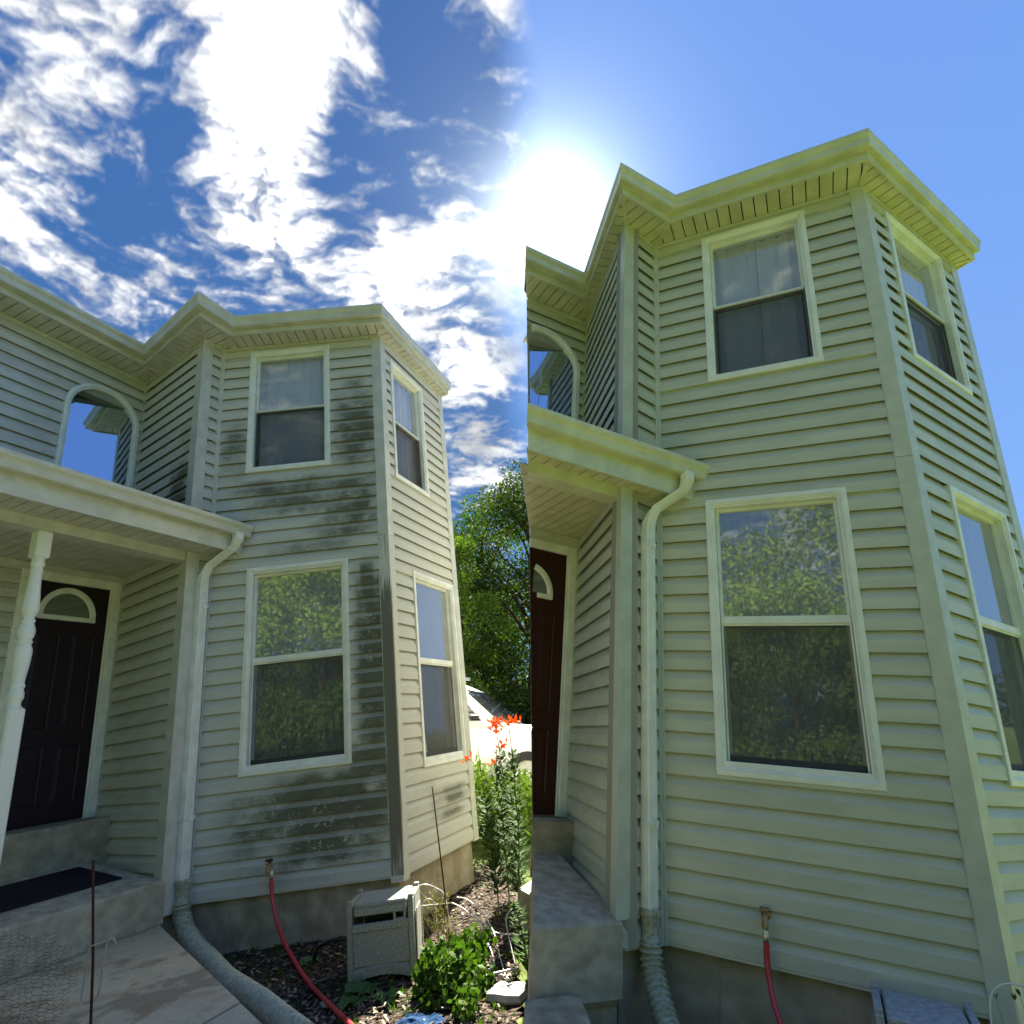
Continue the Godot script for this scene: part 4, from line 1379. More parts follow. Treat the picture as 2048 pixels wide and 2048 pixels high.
func build_ground() -> void:
	var xs := [0.0]
	var s := 0.35
	while xs[-1] < 420.0:
		xs.append(xs[-1] + s)
		if xs[-1] > 9.0: s *= 1.28
	var line := []
	for k in range(xs.size() - 1, 0, -1): line.append(-xs[k])
	line += xs
	var mb := MB.new(true)
	for i in line.size() - 1:
		for j in line.size() - 1:
			var q := []
			for c in [[0, 0], [1, 0], [1, 1], [0, 1]]:
				var x: float = line[i + c[0]]
				var z: float = line[j + c[1]] - 4.5
				q.append(Vector3(x, ground_y(x, z), z))
			mb.quad(q[0], q[3], q[2], q[1])
	structure("ground", mb.done(), M.lawn)
	structure("mulch_bed", bed_mesh(YL, Vector2(-1.5, 1.0), Vector2(3.4, 5.2), -0.40, true), M.mulch, YL)
	structure("mulch_bed", bed_mesh(YR, Vector2(-0.9, 0.8), Vector2(3.4, 3.6), -0.47, false), M.mulch, YR)

func build_houses() -> void:
	var base_s := Color(0.555, 0.555, 0.51)
	# stained house
	var wlen := 1.760
	var st1 := mat("siding_algae", Color.WHITE, 0.6, 0.35)
	st1.albedo_texture = stain_texture(wlen, base_s, [
		[1.58, 1.75, 0.17, 0.95, 1.0], [1.56, 2.45, 0.09, 0.35, 0.9], [1.20, 0.58, 0.62, 0.30, 0.95], [1.15, 0.30, 0.55, 0.18, 0.75], [0.80, 0.12, 0.5, 0.12, 0.42], [1.55, 0.85, 0.22, 0.25, 0.9], [0.60, 0.50, 0.40, 0.30, 0.55],
		[1.10, 3.50, 0.80, 0.26, 0.62], [1.42, 3.35, 0.34, 0.34, 0.80], [0.75, 3.62, 0.60, 0.12, 0.66], [1.30, 3.10, 0.40, 0.12, 0.55], [1.48, 4.22, 0.26, 0.50, 0.80], [1.46, 4.75, 0.16, 0.18, 0.42], [0.20, 4.10, 0.18, 0.42, 0.52], [1.0, 2.95, 0.6, 0.14, 0.42]],
		[[0.95, 0.35, 0.30, 0.28], [1.22, 0.42, 0.2, 0.22], [1.52, 2.0, 0.12, 0.25], [1.40, 0.18, 0.25, 0.14], [0.6, 0.55, 0.2, 0.15]], 330, 3)
	var st2 := mat("siding_algae_front", Color.WHITE, 0.6, 0.35)
	st2.albedo_texture = stain_texture(1.472, base_s, [[0.95, 0.48, 0.45, 0.10, 0.62], [0.90, 0.33, 0.45, 0.07, 0.50], [0.5, 0.62, 0.2, 0.08, 0.3]], [], 220, 9)
	var st3 := mat("siding_algae_side", Color.WHITE, 0.6, 0.35)
	st3.albedo_texture = stain_texture(1.245, base_s, [[1.02, 3.72, 0.24, 0.30, 0.75], [0.75, 3.60, 0.45, 0.14, 0.5], [1.05, 4.25, 0.2, 0.30, 0.30]], [], 200, 15)
	var st4 := mat("corner_algae", Color.WHITE, 0.6, 0.35)
	st4.albedo_texture = post_stain(Color(0.58, 0.585, 0.54))
	st4.uv1_scale = Vector3(1, -1.0 / TOP, 1)
	var h := {
		"clean": false, "sfx": "_stained", "xl": func(_y: float, _z: float) -> float: return -4.0,
		"Wi": Vector2(0.368, -0.066), "C0": Vector2(0.153, 1.160), "I": Vector2(0.378, 1.168), "C1": Vector2(1.099, 2.774), "C2": Vector2(2.569, 2.693), "B2": Vector2(-4.0, -3.2),
		"E": [Vector2(-0.024, 0.397), Vector2(-0.291, 1.577), Vector2(0.166, 1.582), Vector2(0.833, 3.018), Vector2(2.639, 2.867)], "he": 5.565,
		"uw": [0.331, 1.211, 3.821, 5.318], "lw": [0.387, 1.375, 0.900, 2.783], "uf": [0.178, 0.927, 3.688, 5.19], "lf": [0.425, 1.366, 0.775, 2.697],
		"hp": 3.214, "pez": 1.599, "pex": 0.515, "slab": 0.22,
		"arch": {"x": -0.09, "r": 0.40, "spring": 4.74, "rise": 0.36, "bottom": 3.42, "tilt": 0.28},
		"door": {"x0": -0.60, "x1": 0.325, "top": 2.92, "sill": 0.702, "fan_x": -0.16, "fan_r": 0.26, "fan_y": 2.52, "fan_k": 1.05},
		"du": 0.125, "dtop": Vector2(0.37, 1.555), "win_stain": st1, "front_stain": st2, "side_stain": st3, "post_stain": st4}
	h.root = thing("house", "grey-green two-storey house with dark algae stains on its bay siding", "house", YL)
	build_house(h)
	porch_post(h.root)
	# clean house
	var k := 0.031
	var o := YR.origin
	var b := YR.basis
	var cut := func(y: float, z: float) -> float: return -((o.x + b.y.x * y + b.z.x * z) + k * (o.z + b.y.z * y + b.z.z * z)) / (b.x.x + k * b.x.z)
	var g := {
		"clean": true, "sfx": "_clean", "xl": cut,
		"Wi": Vector2(0.371, 0.013), "C0": Vector2(-0.084, 1.307), "I": Vector2(0.284, 1.238), "C1": Vector2(1.279, 2.568), "C2": Vector2(2.696, 2.464), "B2": Vector2(2.1, -2.0),
		"E": [Vector2(-0.012, 0.495), Vector2(-0.429, 1.681), Vector2(0.166, 1.67), Vector2(1.006, 2.848), Vector2(2.814, 2.686)], "he": 5.58,
		"uw": [0.427, 1.249, 3.825, 5.32], "lw": [0.365, 1.277, 0.943, 2.808], "uf": [0.276, 1.142, 3.889, 5.316], "lf": [0.405, 1.222, 1.027, 2.898],
		"hp": 3.098, "pez": 1.582, "pex": 0.531, "slab": 0.16,
		"arch": {"x": -0.19, "r": 0.46, "spring": 4.70, "rise": 0.41, "bottom": 3.30, "tilt": 0.28},
		"door": {"x0": -0.60, "x1": 0.335, "top": 2.77, "sill": 0.492, "fan_x": -0.18, "fan_r": 0.27, "fan_y": 2.28, "fan_k": 1.0},
		"du": 0.20, "dtop": Vector2(0.33, 1.535)}
	g.root = thing("house", "clean pale-green two-storey house with spotless siding and red door", "house", YR)
	build_house(g)
	build_stoop(YL, "grey concrete stoop below the dark door, with a black mat on it", [Vector2(-4.0, -0.06), Vector2(0.150, -0.06), Vector2(0.135, 1.215), Vector2(-4.0, 1.215)], 0.22, -0.10, [Vector2(-4.0, -0.062), Vector2(0.335, -0.062), Vector2(0.30, 0.24), Vector2(-4.0, 0.24)], 0.696, 0.20)
	build_stoop(YR, "concrete stoop with brown stains below the red door", [Vector2(cut.call(0.2, 0.02), 0.02), Vector2(0.2, 0.02), Vector2(-0.09, 1.36), Vector2(cut.call(0.2, 1.36), 1.36)], 0.14, -0.25, [Vector2(cut.call(0.4, 0.02), 0.018), Vector2(0.34, 0.018), Vector2(0.27, 0.27), Vector2(cut.call(0.4, 0.27), 0.27)], 0.486, 0.16)

func porch_post(root: Node3D) -> void:
	var c := Vector3(-1.06, 0, 1.09)
	var mb := MB.new(false)
	mb.box(Transform3D(Basis(), c), Vector3(-0.052, 2.66, -0.052), Vector3(0.052, 2.872, 0.052), 0.010)
	var p := obj("porch_post", mb.done(), M.post_white, root)
	mb = MB.new(false)
	mb.box(Transform3D(Basis(), c), Vector3(-0.055, 0.22, -0.055), Vector3(0.055, 1.56, 0.055), 0.012)
	obj("post_base", mb.done(), M.post_white, p)
	mb = MB.new(true)
	var pr := []
	for q in [[2.665, 0.046], [2.640, 0.040], [2.632, 0.044], [2.615, 0.047], [2.598, 0.044], [2.590, 0.037], [2.575, 0.037], [2.567, 0.043], [2.555, 0.044], [2.545, 0.040], [2.50, 0.039], [2.42, 0.044], [2.33, 0.052], [2.27, 0.056], [2.245, 0.053], [2.225, 0.044], [2.205, 0.036], [2.195, 0.036], [2.188, 0.043], [2.178, 0.045], [2.168, 0.040], [2.155, 0.041], [2.125, 0.052], [2.095, 0.055], [2.065, 0.051], [2.045, 0.042], [2.036, 0.042], [2.028, 0.048], [2.016, 0.048], [2.008, 0.042], [1.995, 0.045], [1.975, 0.054], [1.95, 0.056], [1.88, 0.053], [1.80, 0.045], [1.74, 0.039], [1.728, 0.040], [1.718, 0.047], [1.706, 0.047], [1.697, 0.041], [1.68, 0.042], [1.67, 0.048], [1.635, 0.050], [1.62, 0.046], [1.60, 0.038], [1.585, 0.038], [1.555, 0.053]]:
		pr.append(Vector2(q[1], q[0]))
	mb.lathe(pr, c, 28)
	obj("turned_shaft", mb.done(), M.post_white, p)

func build_stoop(t: Transform3D, label: String, slab: Array, top: float, bottom: float, step: Array, step_top: float, rise: float) -> void:
	var root := thing("concrete_stoop", label, "stoop", t)
	var mb := MB.new()
	var r := 0.018
	var inner := []
	var c := Vector2.ZERO
	for p in slab: c += p / slab.size()
	for p in slab: inner.append(p - (p - c).normalized() * r * 1.3)
	var ring := func(poly: Array, y: float) -> Array:
		var q := []
		for p in poly: q.append(Vector3(p.x, y + (0.0 if y < top - 0.05 else rise * (slab[2].y - p.y) / (slab[2].y - slab[0].y)), p.y))
		return q
	mb.loft([ring.call(inner, bottom), ring.call(slab, bottom + 0.03), ring.call(slab, top - r), ring.call(inner.map(func(p): return p.lerp(p + (p - c).normalized() * r * 0.9, 0.5)), top - r * 0.3), ring.call(inner, top)])
	obj("landing", mb.done(), M.concrete, root)
	mb = MB.new()
	var foot := []
	for p in slab: foot.append(c + (p - c) * Vector2(0.97, 0.93))
	mb.prism(foot, -1.2, bottom - 0.001)
	obj("footing", mb.done(), M.concrete_old, root)
	mb = MB.new()
	mb.prism(step, top - 0.01, step_top)
	obj("door_step", mb.done(), M.concrete_old, root)

func build_yard_left() -> void:
	var win := wall_frame(Vector2(0.378, 1.168), Vector2(1.099, 2.774))
	# walkway of two slabs
	var wk := MB.new()
	wk.prism([Vector2(0.10, 1.228), Vector2(-0.94, 3.202), Vector2(-4.5, 3.202), Vector2(-4.5, 1.228)], -0.60, -0.08)
	var walk := structure("walkway", wk.done(), M.walk, YL)
	wk = MB.new()
	wk.prism([Vector2(-0.949, 3.220), Vector2(-1.86, 4.95), Vector2(-4.5, 4.95), Vector2(-4.5, 3.220)], -0.60, -0.083)
	obj("paving_slab", wk.done(), M.walk, walk)
	# door mat
	var t := thing("door_mat", "black ribbed door mat lying on the stoop", "mat", YL * Transform3D(Basis(Vector3.RIGHT, 0.1554), Vector3(0, 0.220, 1.215)))
	var mb := MB.new()
	mb.box(Transform3D(), Vector3(-1.35, 0.0015, -0.86), Vector3(-0.02, 0.014, -0.30), 0.004)
	obj("rubber_border", mb.done(), M.mat_rubber, t)
	mb = MB.new()
	for k in 17: mb.box(Transform3D(), Vector3(-1.27, 0.0135, -0.80 + k * 0.026), Vector3(-0.10, 0.021, -0.784 + k * 0.026), 0.002)
	obj("ribs", mb.done(), M.mat_rubber, t)
	# spigot, hose, reel, drain
	t = thing("spigot", "rusty brass spigot on the stained wall with red hose below", "spigot", YL * Transform3D(Basis(win.d, Vector3.UP, win.n), wp(win, 0.69, 0.20, 0.014)))
	spigot(t, false)
	t = thing("garden_hose", "red garden hose hanging from the stained house's spigot into the flower bed", "hose", YL)
	hose(t, [Vector3(0.560, 0.115, 1.892), Vector3(0.557, -0.01, 1.905), Vector3(0.525, -0.14, 1.98), Vector3(0.46, -0.27, 2.12), Vector3(0.37, -0.352, 2.30), Vector3(0.20, -0.376, 2.54), Vector3(0.02, -0.376, 2.79), Vector3(-0.15, -0.376, 3.05), Vector3(-0.40, -0.376, 3.44), Vector3(-0.52, -0.376, 3.62)])
	t = thing("drain_pipe", "long corrugated grey-green drain pipe curving beside the concrete walkway", "pipe", YL)
	var short := wall_frame(Vector2(0.153, 1.160), Vector2(0.378, 1.168))
	drain_pipe(t, Transform3D(Basis(short.d, Vector3.UP, short.n), wp(short, 0.125, 0.14, 0.066)), [Vector3(0.278, 0.02, 1.232), Vector3(0.270, -0.06, 1.25), Vector3(0.235, -0.155, 1.35), Vector3(0.16, -0.235, 1.56), Vector3(0.05, -0.285, 1.85), Vector3(-0.09, -0.32, 2.15), Vector3(-0.22, -0.335, 2.47), Vector3(-0.36, -0.335, 2.77), Vector3(-0.49, -0.335, 3.02), Vector3(-0.66, -0.335, 3.36)], 0.062)
	t = thing("hose_reel_box", "weathered grey plastic hose reel box standing below the stained corner", "hose reel", YL * Transform3D(Basis(Vector3(0.43, 0, 0.903), Vector3.UP, Vector3(-0.903, 0, 0.43)), Vector3(0.325, -0.405, 3.165)))
	hose_reel(t, M.reel_grey, 0.44, 0.36, 0.47)
	t = thing("leader_hose", "short black hose from the reel box into the soil", "hose", YL)
	wire(t, "tube", [Vector3(0.275, -0.21, 2.99), Vector3(0.25, -0.19, 2.90), Vector3(0.27, -0.21, 2.74), Vector3(0.33, -0.28, 2.57), Vector3(0.42, -0.40, 2.45)], 0.013, M.hose_black)
	wire(t, "coupling", [Vector3(0.278, -0.213, 3.0), Vector3(0.266, -0.202, 2.95)], 0.019, M.steel, false)
	# iron stake with a wire bracket on the walkway's edge, and loose chicken wire
	t = thing("garden_stake", "thin rusty iron stake standing before the walkway with wire hooks", "stake", YL)
	wire(t, "rod", [Vector3(-1.31, -0.30, 2.68), Vector3(-1.34, 0.2, 2.66), Vector3(-1.37, 0.65, 2.62)], 0.0065, M.rust, false)
	t = thing("wire_bracket", "bent grey wire bracket with two hooks round the rusty stake", "bracket", YL)
	wire(t, "hook_wire", [Vector3(-1.385, 0.262, 2.615), Vector3(-1.375, 0.288, 2.62), Vector3(-1.362, 0.294, 2.628), Vector3(-1.350, 0.28, 2.635), Vector3(-1.352, 0.18, 2.632), Vector3(-1.356, 0.06, 2.628), Vector3(-1.345, 0.045, 2.64), Vector3(-1.315, 0.042, 2.655), Vector3(-1.302, 0.06, 2.665), Vector3(-1.295, 0.17, 2.668), Vector3(-1.288, 0.27, 2.672), Vector3(-1.276, 0.286, 2.68), Vector3(-1.262, 0.275, 2.69), Vector3(-1.257, 0.25, 2.692)], 0.0042, M.wire_grey)
	var ringp := []
	for k in 21: ringp.append(Vector3(-1.322 + 0.030 * cos(TAU * k / 20.0), 0.276 + 0.006 * sin(TAU * k / 20.0), 2.652 + 0.030 * sin(TAU * k / 20.0)))
	wire(t, "ring", ringp, 0.0036, M.wire_grey, false)
	chicken_wire()
	# black rod and white wire edging in the bed
	t = thing("iron_rod", "tall thin dark rod standing by the stained house's corner", "rod", YL)
	wire(t, "rod", [Vector3(0.88, -0.55, 3.335), Vector3(0.868, 0.0, 3.315), Vector3(0.85, 0.66, 3.28)], 0.0058, M.rust, false)
	white_edging()
	plants_left()

func chicken_wire() -> void:
	var t := thing("chicken_wire", "loose sheet of rusty chicken wire lying over the walkway", "wire mesh", YL)
	var mb := MB.new(true)
	var a := 0.019
	var n := fbm(2.2, 3, 5)
	var p := func(u: float, v: float) -> Vector3:
		var q := Vector3(-1.62 + u * 0.93, 0.44 - v * 0.86, 2.12 + u * 0.42 + v * 0.10)
		return q + Vector3(n.get_noise_2d(u * 4, v * 4), n.get_noise_2d(u * 4 + 9, v * 4), n.get_noise_2d(u * 4, v * 4 + 9)) * 0.022
	for i in 20:
		for j in 34:
			var cx := i * a * 1.5
			var cy := (j + (0.5 if i % 2 else 0.0)) * a * 1.05
			if cy < 0.40 * cx + 0.01 or (cx > 0.34 and cy < 0.22) or cx > 0.44 - 0.25 * absf(cy - 0.4): continue
			var pts := []
			for k in 4: pts.append(p.call(cx + a * cos(TAU * k / 6.0), cy + a * 0.6 * sin(TAU * k / 6.0)))
			mb.tube(pts, func(_s: float) -> float: return 0.0008, 4, false)
	obj("mesh", mb.done(), M.rust, t)

func white_edging() -> void:
	var t := thing("wire_edging", "bent white wire garden edging leaning among the lilies and dry stems", "wire fence", YL)
	wire(t, "hoop", [Vector3(0.72, -0.42, 3.08), Vector3(0.725, -0.13, 3.09), Vector3(0.755, -0.03, 3.13), Vector3(0.80, -0.005, 3.19), Vector3(0.85, -0.045, 3.26), Vector3(0.88, -0.10, 3.31), Vector3(0.90, -0.42, 3.34)], 0.0042, M.wire_white)
	wire(t, "hoop", [Vector3(0.775, -0.42, 3.17), Vector3(0.775, -0.14, 3.175), Vector3(0.80, -0.10, 3.21), Vector3(0.83, -0.14, 3.25), Vector3(0.835, -0.42, 3.26)], 0.0035, M.wire_white)
	wire(t, "stringer", [Vector3(0.73, -0.135, 3.09), Vector3(0.90, -0.155, 3.36)], 0.0035, M.wire_white, false)
	wire(t, "stringer", [Vector3(0.90, -0.155, 3.36), Vector3(0.90, -0.19, 3.45), Vector3(0.86, -0.235, 3.56), Vector3(0.83, -0.275, 3.68), Vector3(0.81, -0.315, 3.76), Vector3(0.80, -0.325, 3.95)], 0.0045, M.wire_white)
	wire(t, "stringer", [Vector3(0.70, -0.385, 3.15), Vector3(0.70, -0.39, 3.53), Vector3(0.42, -0.385, 3.86), Vector3(0.30, -0.385, 4.06), Vector3(0.13, -0.385, 4.24)], 0.0042, M.wire_white)
	wire(t, "hoop", [Vector3(1.08, -0.165, 3.30), Vector3(1.05, -0.17, 3.40), Vector3(0.95, -0.20, 3.55), Vector3(0.83, -0.30, 3.72), Vector3(0.55, -0.35, 3.90), Vector3(0.30, -0.385, 4.06)], 0.0042, M.wire_white)
	wire(t, "hoop", [Vector3(0.93, -0.24, 3.50), Vector3(0.90, -0.25, 3.56), Vector3(0.80, -0.30, 3.65), Vector3(0.60, -0.36, 3.82), Vector3(0.40, -0.388, 3.94)], 0.0036, M.wire_white)
	wire(t, "hoop", [Vector3(0.80, -0.30, 3.58), Vector3(0.65, -0.388, 3.70)], 0.0030, M.wire_white, false)
	wire(t, "hoop", [Vector3(0.86, -0.26, 3.52), Vector3(0.60, -0.388, 3.66)], 0.0030, M.wire_white, false)
	wire(t, "hoop", [Vector3(0.70, -0.13, 4.02), Vector3(0.67, -0.14, 3.95), Vector3(0.64, -0.19, 3.93), Vector3(0.60, -0.28, 3.96), Vector3(0.49, -0.39, 4.04)], 0.0040, M.wire_white)
	t = thing("white_stick", "short peeled white stick lying on the mulch beside a flat stone", "stick", YL)
	wire(t, "stick", [Vector3(0.24, -0.37, 3.92), Vector3(0.30, -0.365, 4.02), Vector3(0.36, -0.36, 4.13)], 0.008, M.wire_white, false)

func plants_left() -> void:
	# orange lilies
	var grp := "orange lilies by the stained house's corner"
	var t := thing("tiger_lily", "lily leaning left with one orange flower before the window sill", "lily", YL, grp)
	lily(t, [Vector3(1.35, -0.40, 3.51), Vector3(1.36, -0.16, 3.52), Vector3(1.35, 0.05, 3.51), Vector3(1.345, 0.45, 3.49), Vector3(1.335, 0.75, 3.475), Vector3(1.33, 0.93, 3.47)], [Vector3(1.285, 0.835, 3.375)], 301, 0.14, 0.72, 0.17)
	t = thing("tiger_lily", "lily with two low orange flowers right beside the house corner", "lily", YL, grp)
	lily(t, [Vector3(1.87, -0.40, 3.37), Vector3(1.87, 0.0, 3.375), Vector3(1.87, 0.28, 3.38), Vector3(1.865, 0.6, 3.36), Vector3(1.865, 0.88, 3.40)], [Vector3(1.85, 0.755, 3.35), Vector3(1.90, 0.89, 3.44)], 302, 0.12, 0.85, 0.14)
	t = thing("tiger_lily", "tallest lily with a cluster of orange flowers against the white car", "lily", YL, grp)
	lily(t, [Vector3(1.88, -0.40, 3.48), Vector3(1.89, 0.2, 3.47), Vector3(1.88, 0.7, 3.42), Vector3(1.88, 1.05, 3.40)], [Vector3(1.87, 1.09, 3.375), Vector3(1.88, 1.03, 3.40), Vector3(1.895, 1.10, 3.42), Vector3(1.87, 1.12, 3.39)], 303, 0.12, 0.85, 0.14)
	t = thing("tiger_lily", "lily with orange flowers farthest right, hiding the car's grille", "lily", YL, grp)
	lily(t, [Vector3(1.53, -0.40, 3.60), Vector3(1.56, 0.0, 3.65), Vector3(1.565, 0.26, 3.67), Vector3(1.57, 0.7, 3.68), Vector3(1.57, 1.06, 3.68)], [Vector3(1.57, 1.075, 3.665), Vector3(1.60, 1.08, 3.74), Vector3(1.58, 1.10, 3.70)], 304, 0.10, 0.85, 0.14)
	t = thing("lily_shoot", "short leafy lily without flowers at the bed's right edge", "lily", YL)
	lily(t, [Vector3(0.49, -0.40, 4.13), Vector3(0.475, -0.22, 4.12), Vector3(0.46, -0.05, 4.09)], [], 305, 0.15, 1.0, 0.12)
	# low green plant, weeds
	t = thing("leafy_plant", "bushy bright green plant right of the grey reel box", "plant", YL)
	bush("leaves", t, M.leaf_green, Vector3(0.0, -0.40, 3.50), Vector3(0.46, -0.22, 3.94), 950, 0.055, 311, 0.40)
	bush("lower_leaves", t, M.leaf_green, Vector3(-0.22, -0.40, 3.72), Vector3(0.20, -0.30, 4.12), 520, 0.046, 312, 0.40)
	t = thing("broadleaf_weed", "broad-leaved weed growing before the reel box's left foot", "weed", YL)
	big_leaves(t, Vector3(-0.05, -0.40, 3.22), 9, 0.15, 321)
	t = thing("broadleaf_weed", "smaller broad-leaved weed before the reel box's right foot", "weed", YL)
	big_leaves(t, Vector3(-0.08, -0.40, 3.44), 8, 0.11, 322)
	t = thing("broadleaf_weed", "single upright green leaf beside the drain pipe", "weed", YL)
	big_leaves(t, Vector3(-0.24, -0.38, 2.45), 4, 0.10, 323)
	t = thing("broadleaf_weed", "pale weed between the hose and the foundation wall", "weed", YL)
	big_leaves(t, Vector3(0.36, -0.40, 2.46), 6, 0.08, 324)
	t = thing("dry_stems", "tuft of dry yellow stems with seed heads behind the green plant", "dry plant", YL)
	rng.seed = 331
	var mb := MB.new(true)
	var out := []
	for k in 34:
		var b := Vector3(rng.randf_range(0.62, 0.80), -0.40, rng.randf_range(3.30, 3.52))
		var e := Vector3(rng.randf_range(0.62, 0.86), rng.randf_range(-0.22, 0.10), rng.randf_range(3.12, 3.46))
		mb.tube(curve([b, b.lerp(e, 0.5) + Vector3(rng.randf_range(-0.03, 0.03), 0.03, 0), e], 0.05), func(s: float) -> float: return lerpf(0.0022, 0.0010, s), 4, false)
		for j in 9:
			var f := rng.randf_range(0.35, 1.0)
			var d := (rnd_dir() + Vector3(0, 0.3, 0)).normalized() * 0.024
			out.append([b.lerp(e, f) + rnd_dir() * 0.006, d, d.cross(rnd_dir()).normalized() * 0.0045, 0.002, tint(0.3)])
	obj("stems", mb.done(), M.leaf_dry_plain, t)
	leafset("seed_heads", t, M.leaf_dry, out)
	t = thing("blue_tarp", "crumpled blue plastic at the bottom edge below the green plant", "tarp", YL)
	var n := fbm(6.0, 3, 9)
	mb = MB.new(false)
	for i in 10:
		for j in 10:
			var q := []
			for c in [[0, 0], [1, 0], [1, 1], [0, 1]]:
				var x: float = -0.42 + (i + c[0]) * 0.018
				var z: float = 3.70 + (j + c[1]) * 0.026
				q.append(Vector3(x, -0.385 + 0.05 * absf(n.get_noise_2d(x, z)), z))
			mb.quad(q[0], q[1], q[2], q[3])
	obj("sheet", mb.done(), M.tarp, t)
	t = thing("flat_stone", "pale flat stone lying on the mulch below the wire edging", "stone", YL)
	rng.seed = 341
	mb = MB.new(false)
	var rings := []
	for s in [[0.0, -0.43], [0.75, -0.42], [1.0, -0.385], [0.9, -0.355], [0.45, -0.345], [0.0, -0.345]]:
		var r := []
		for i in 9: r.append(Vector3(0.06 + cos(TAU * i / 9.0) * 0.11 * s[0] * (1.0 + 0.18 * sin(i * 2.4)), s[1] + 0.008 * sin(i * 1.7), 4.18 + sin(TAU * i / 9.0) * 0.13 * s[0]))
		rings.append(r)
	mb.loft(rings)
	obj("stone", mb.done(), M.stone, t)
	# mulch chips and small weeds that nobody could count
	chips(YL, Vector2(-0.9, 1.25), Vector2(2.4, 4.9), -0.392, 5200, 351, true)
	rng.seed = 361
	var spots := []
	for k in 260:
		var x := rng.randf_range(-0.75, 0.75)
		var z := rng.randf_range(1.6, 4.4)
		if x < 0.1 - (z - 1.2) * 0.53 + 0.06: continue
		if (x - 0.378) / 0.721 > (z - 1.168) / 1.606 - 0.03: continue
		spots.append(YL * Transform3D(Basis(Vector3.UP, rng.randf() * TAU).scaled(Vector3.ONE * rng.randf_range(0.5, 1.2)), Vector3(x, -0.40, z)))
	scatter("grass_tufts", tuft_mesh(), M.leaf_green, spots, "thin grass and moss sprouting from the dark mulch", "grass")

func big_leaves(t: Node3D, c: Vector3, n: int, size: float, sd: int) -> void:
	rng.seed = sd
	for k in n:
		var a := TAU * k / n + rng.randf() * 0.5
		var d := Vector3(cos(a), rng.randf_range(0.35, 1.0), sin(a)).normalized()
		var s := size * rng.randf_range(0.7, 1.15)
		var side := d.cross(Vector3.UP).normalized()
		var nr := side.cross(d)
		var mb := MB.new(true)
		var rings := []
		for i in 8:
			var f := i / 7.0
			var w := s * 0.36 * sin(PI * pow(f, 0.75)) + 0.002
			var p := c + d * (0.03 + s * f) - Vector3(0, s * 0.45 * f * f, 0)
			var wob := 0.012 * sin(f * 14.0 + k)
			rings.append([p - side * w + nr * (0.12 * w + wob), p, p + side * w + nr * (0.12 * w - wob)])
		mb.loft(rings, false, false)
		obj("leaf", mb.done(), M.leaf_weed, t)

func tuft_mesh() -> ArrayMesh:
	var st := SurfaceTool.new()
	st.begin(Mesh.PRIMITIVE_TRIANGLES)
	rng.seed = 371
	for k in 9:
		var a := rng.randf() * TAU
		var d := Vector3(cos(a) * 0.4, 1.0, sin(a) * 0.4) * rng.randf_range(0.03, 0.075)
		var w := Vector3(-sin(a), 0, cos(a)) * 0.0028
		var b := Vector3(cos(a), 0, sin(a)) * rng.randf() * 0.02
		var c := Color(rng.randf_range(0.9, 1.6), rng.randf_range(0.9, 1.3), 0.8)
		for v in [b - w, b + w, b + d * 0.6 + w * 0.7, b - w, b + d * 0.6 + w * 0.7, b + d * 0.6 - w * 0.7, b + d * 0.6 - w * 0.7, b + d * 0.6 + w * 0.7, b + d + Vector3(d.x, -0.01, d.z) * 0.4]:
			st.set_color(c); st.add_vertex(v)
	st.generate_normals()
	return st.commit()

func chips(y: Transform3D, lo: Vector2, hi: Vector2, h: float, count: int, sd: int, left: bool) -> void:
	rng.seed = sd
	for k in 3:
		var mb := MB.new()
		mb.box(Transform3D(), Vector3(-0.022, -0.003, -0.007), Vector3(0.020, 0.003, 0.006 + 0.002 * k), 0.002)
		var spots := []
		for i in count / 3:
			var p := Vector3(rng.randf_range(lo.x, hi.x), h + rng.randf_range(-0.008, 0.012), rng.randf_range(lo.y, hi.y))
			var wx: float = (y * p).x
			if left and (wx > 0.02 or p.x < 0.1 - (p.z - 1.2) * 0.53 + 0.02): continue
			if not left and wx < 0.02: continue
			spots.append(y * Transform3D(Basis.from_euler(Vector3(rng.randf_range(-0.5, 0.5), rng.randf() * TAU, rng.randf_range(-0.5, 0.5))).scaled(Vector3.ONE * rng.randf_range(0.4, 1.25)), p))
		scatter("mulch_chips", mb.done(), M["chip_%d" % k], spots, ["brown", "dark", "pale grey"][k] + " shredded bark chips covering the bed of the " + ("stained" if left else "clean") + " house", "mulch")

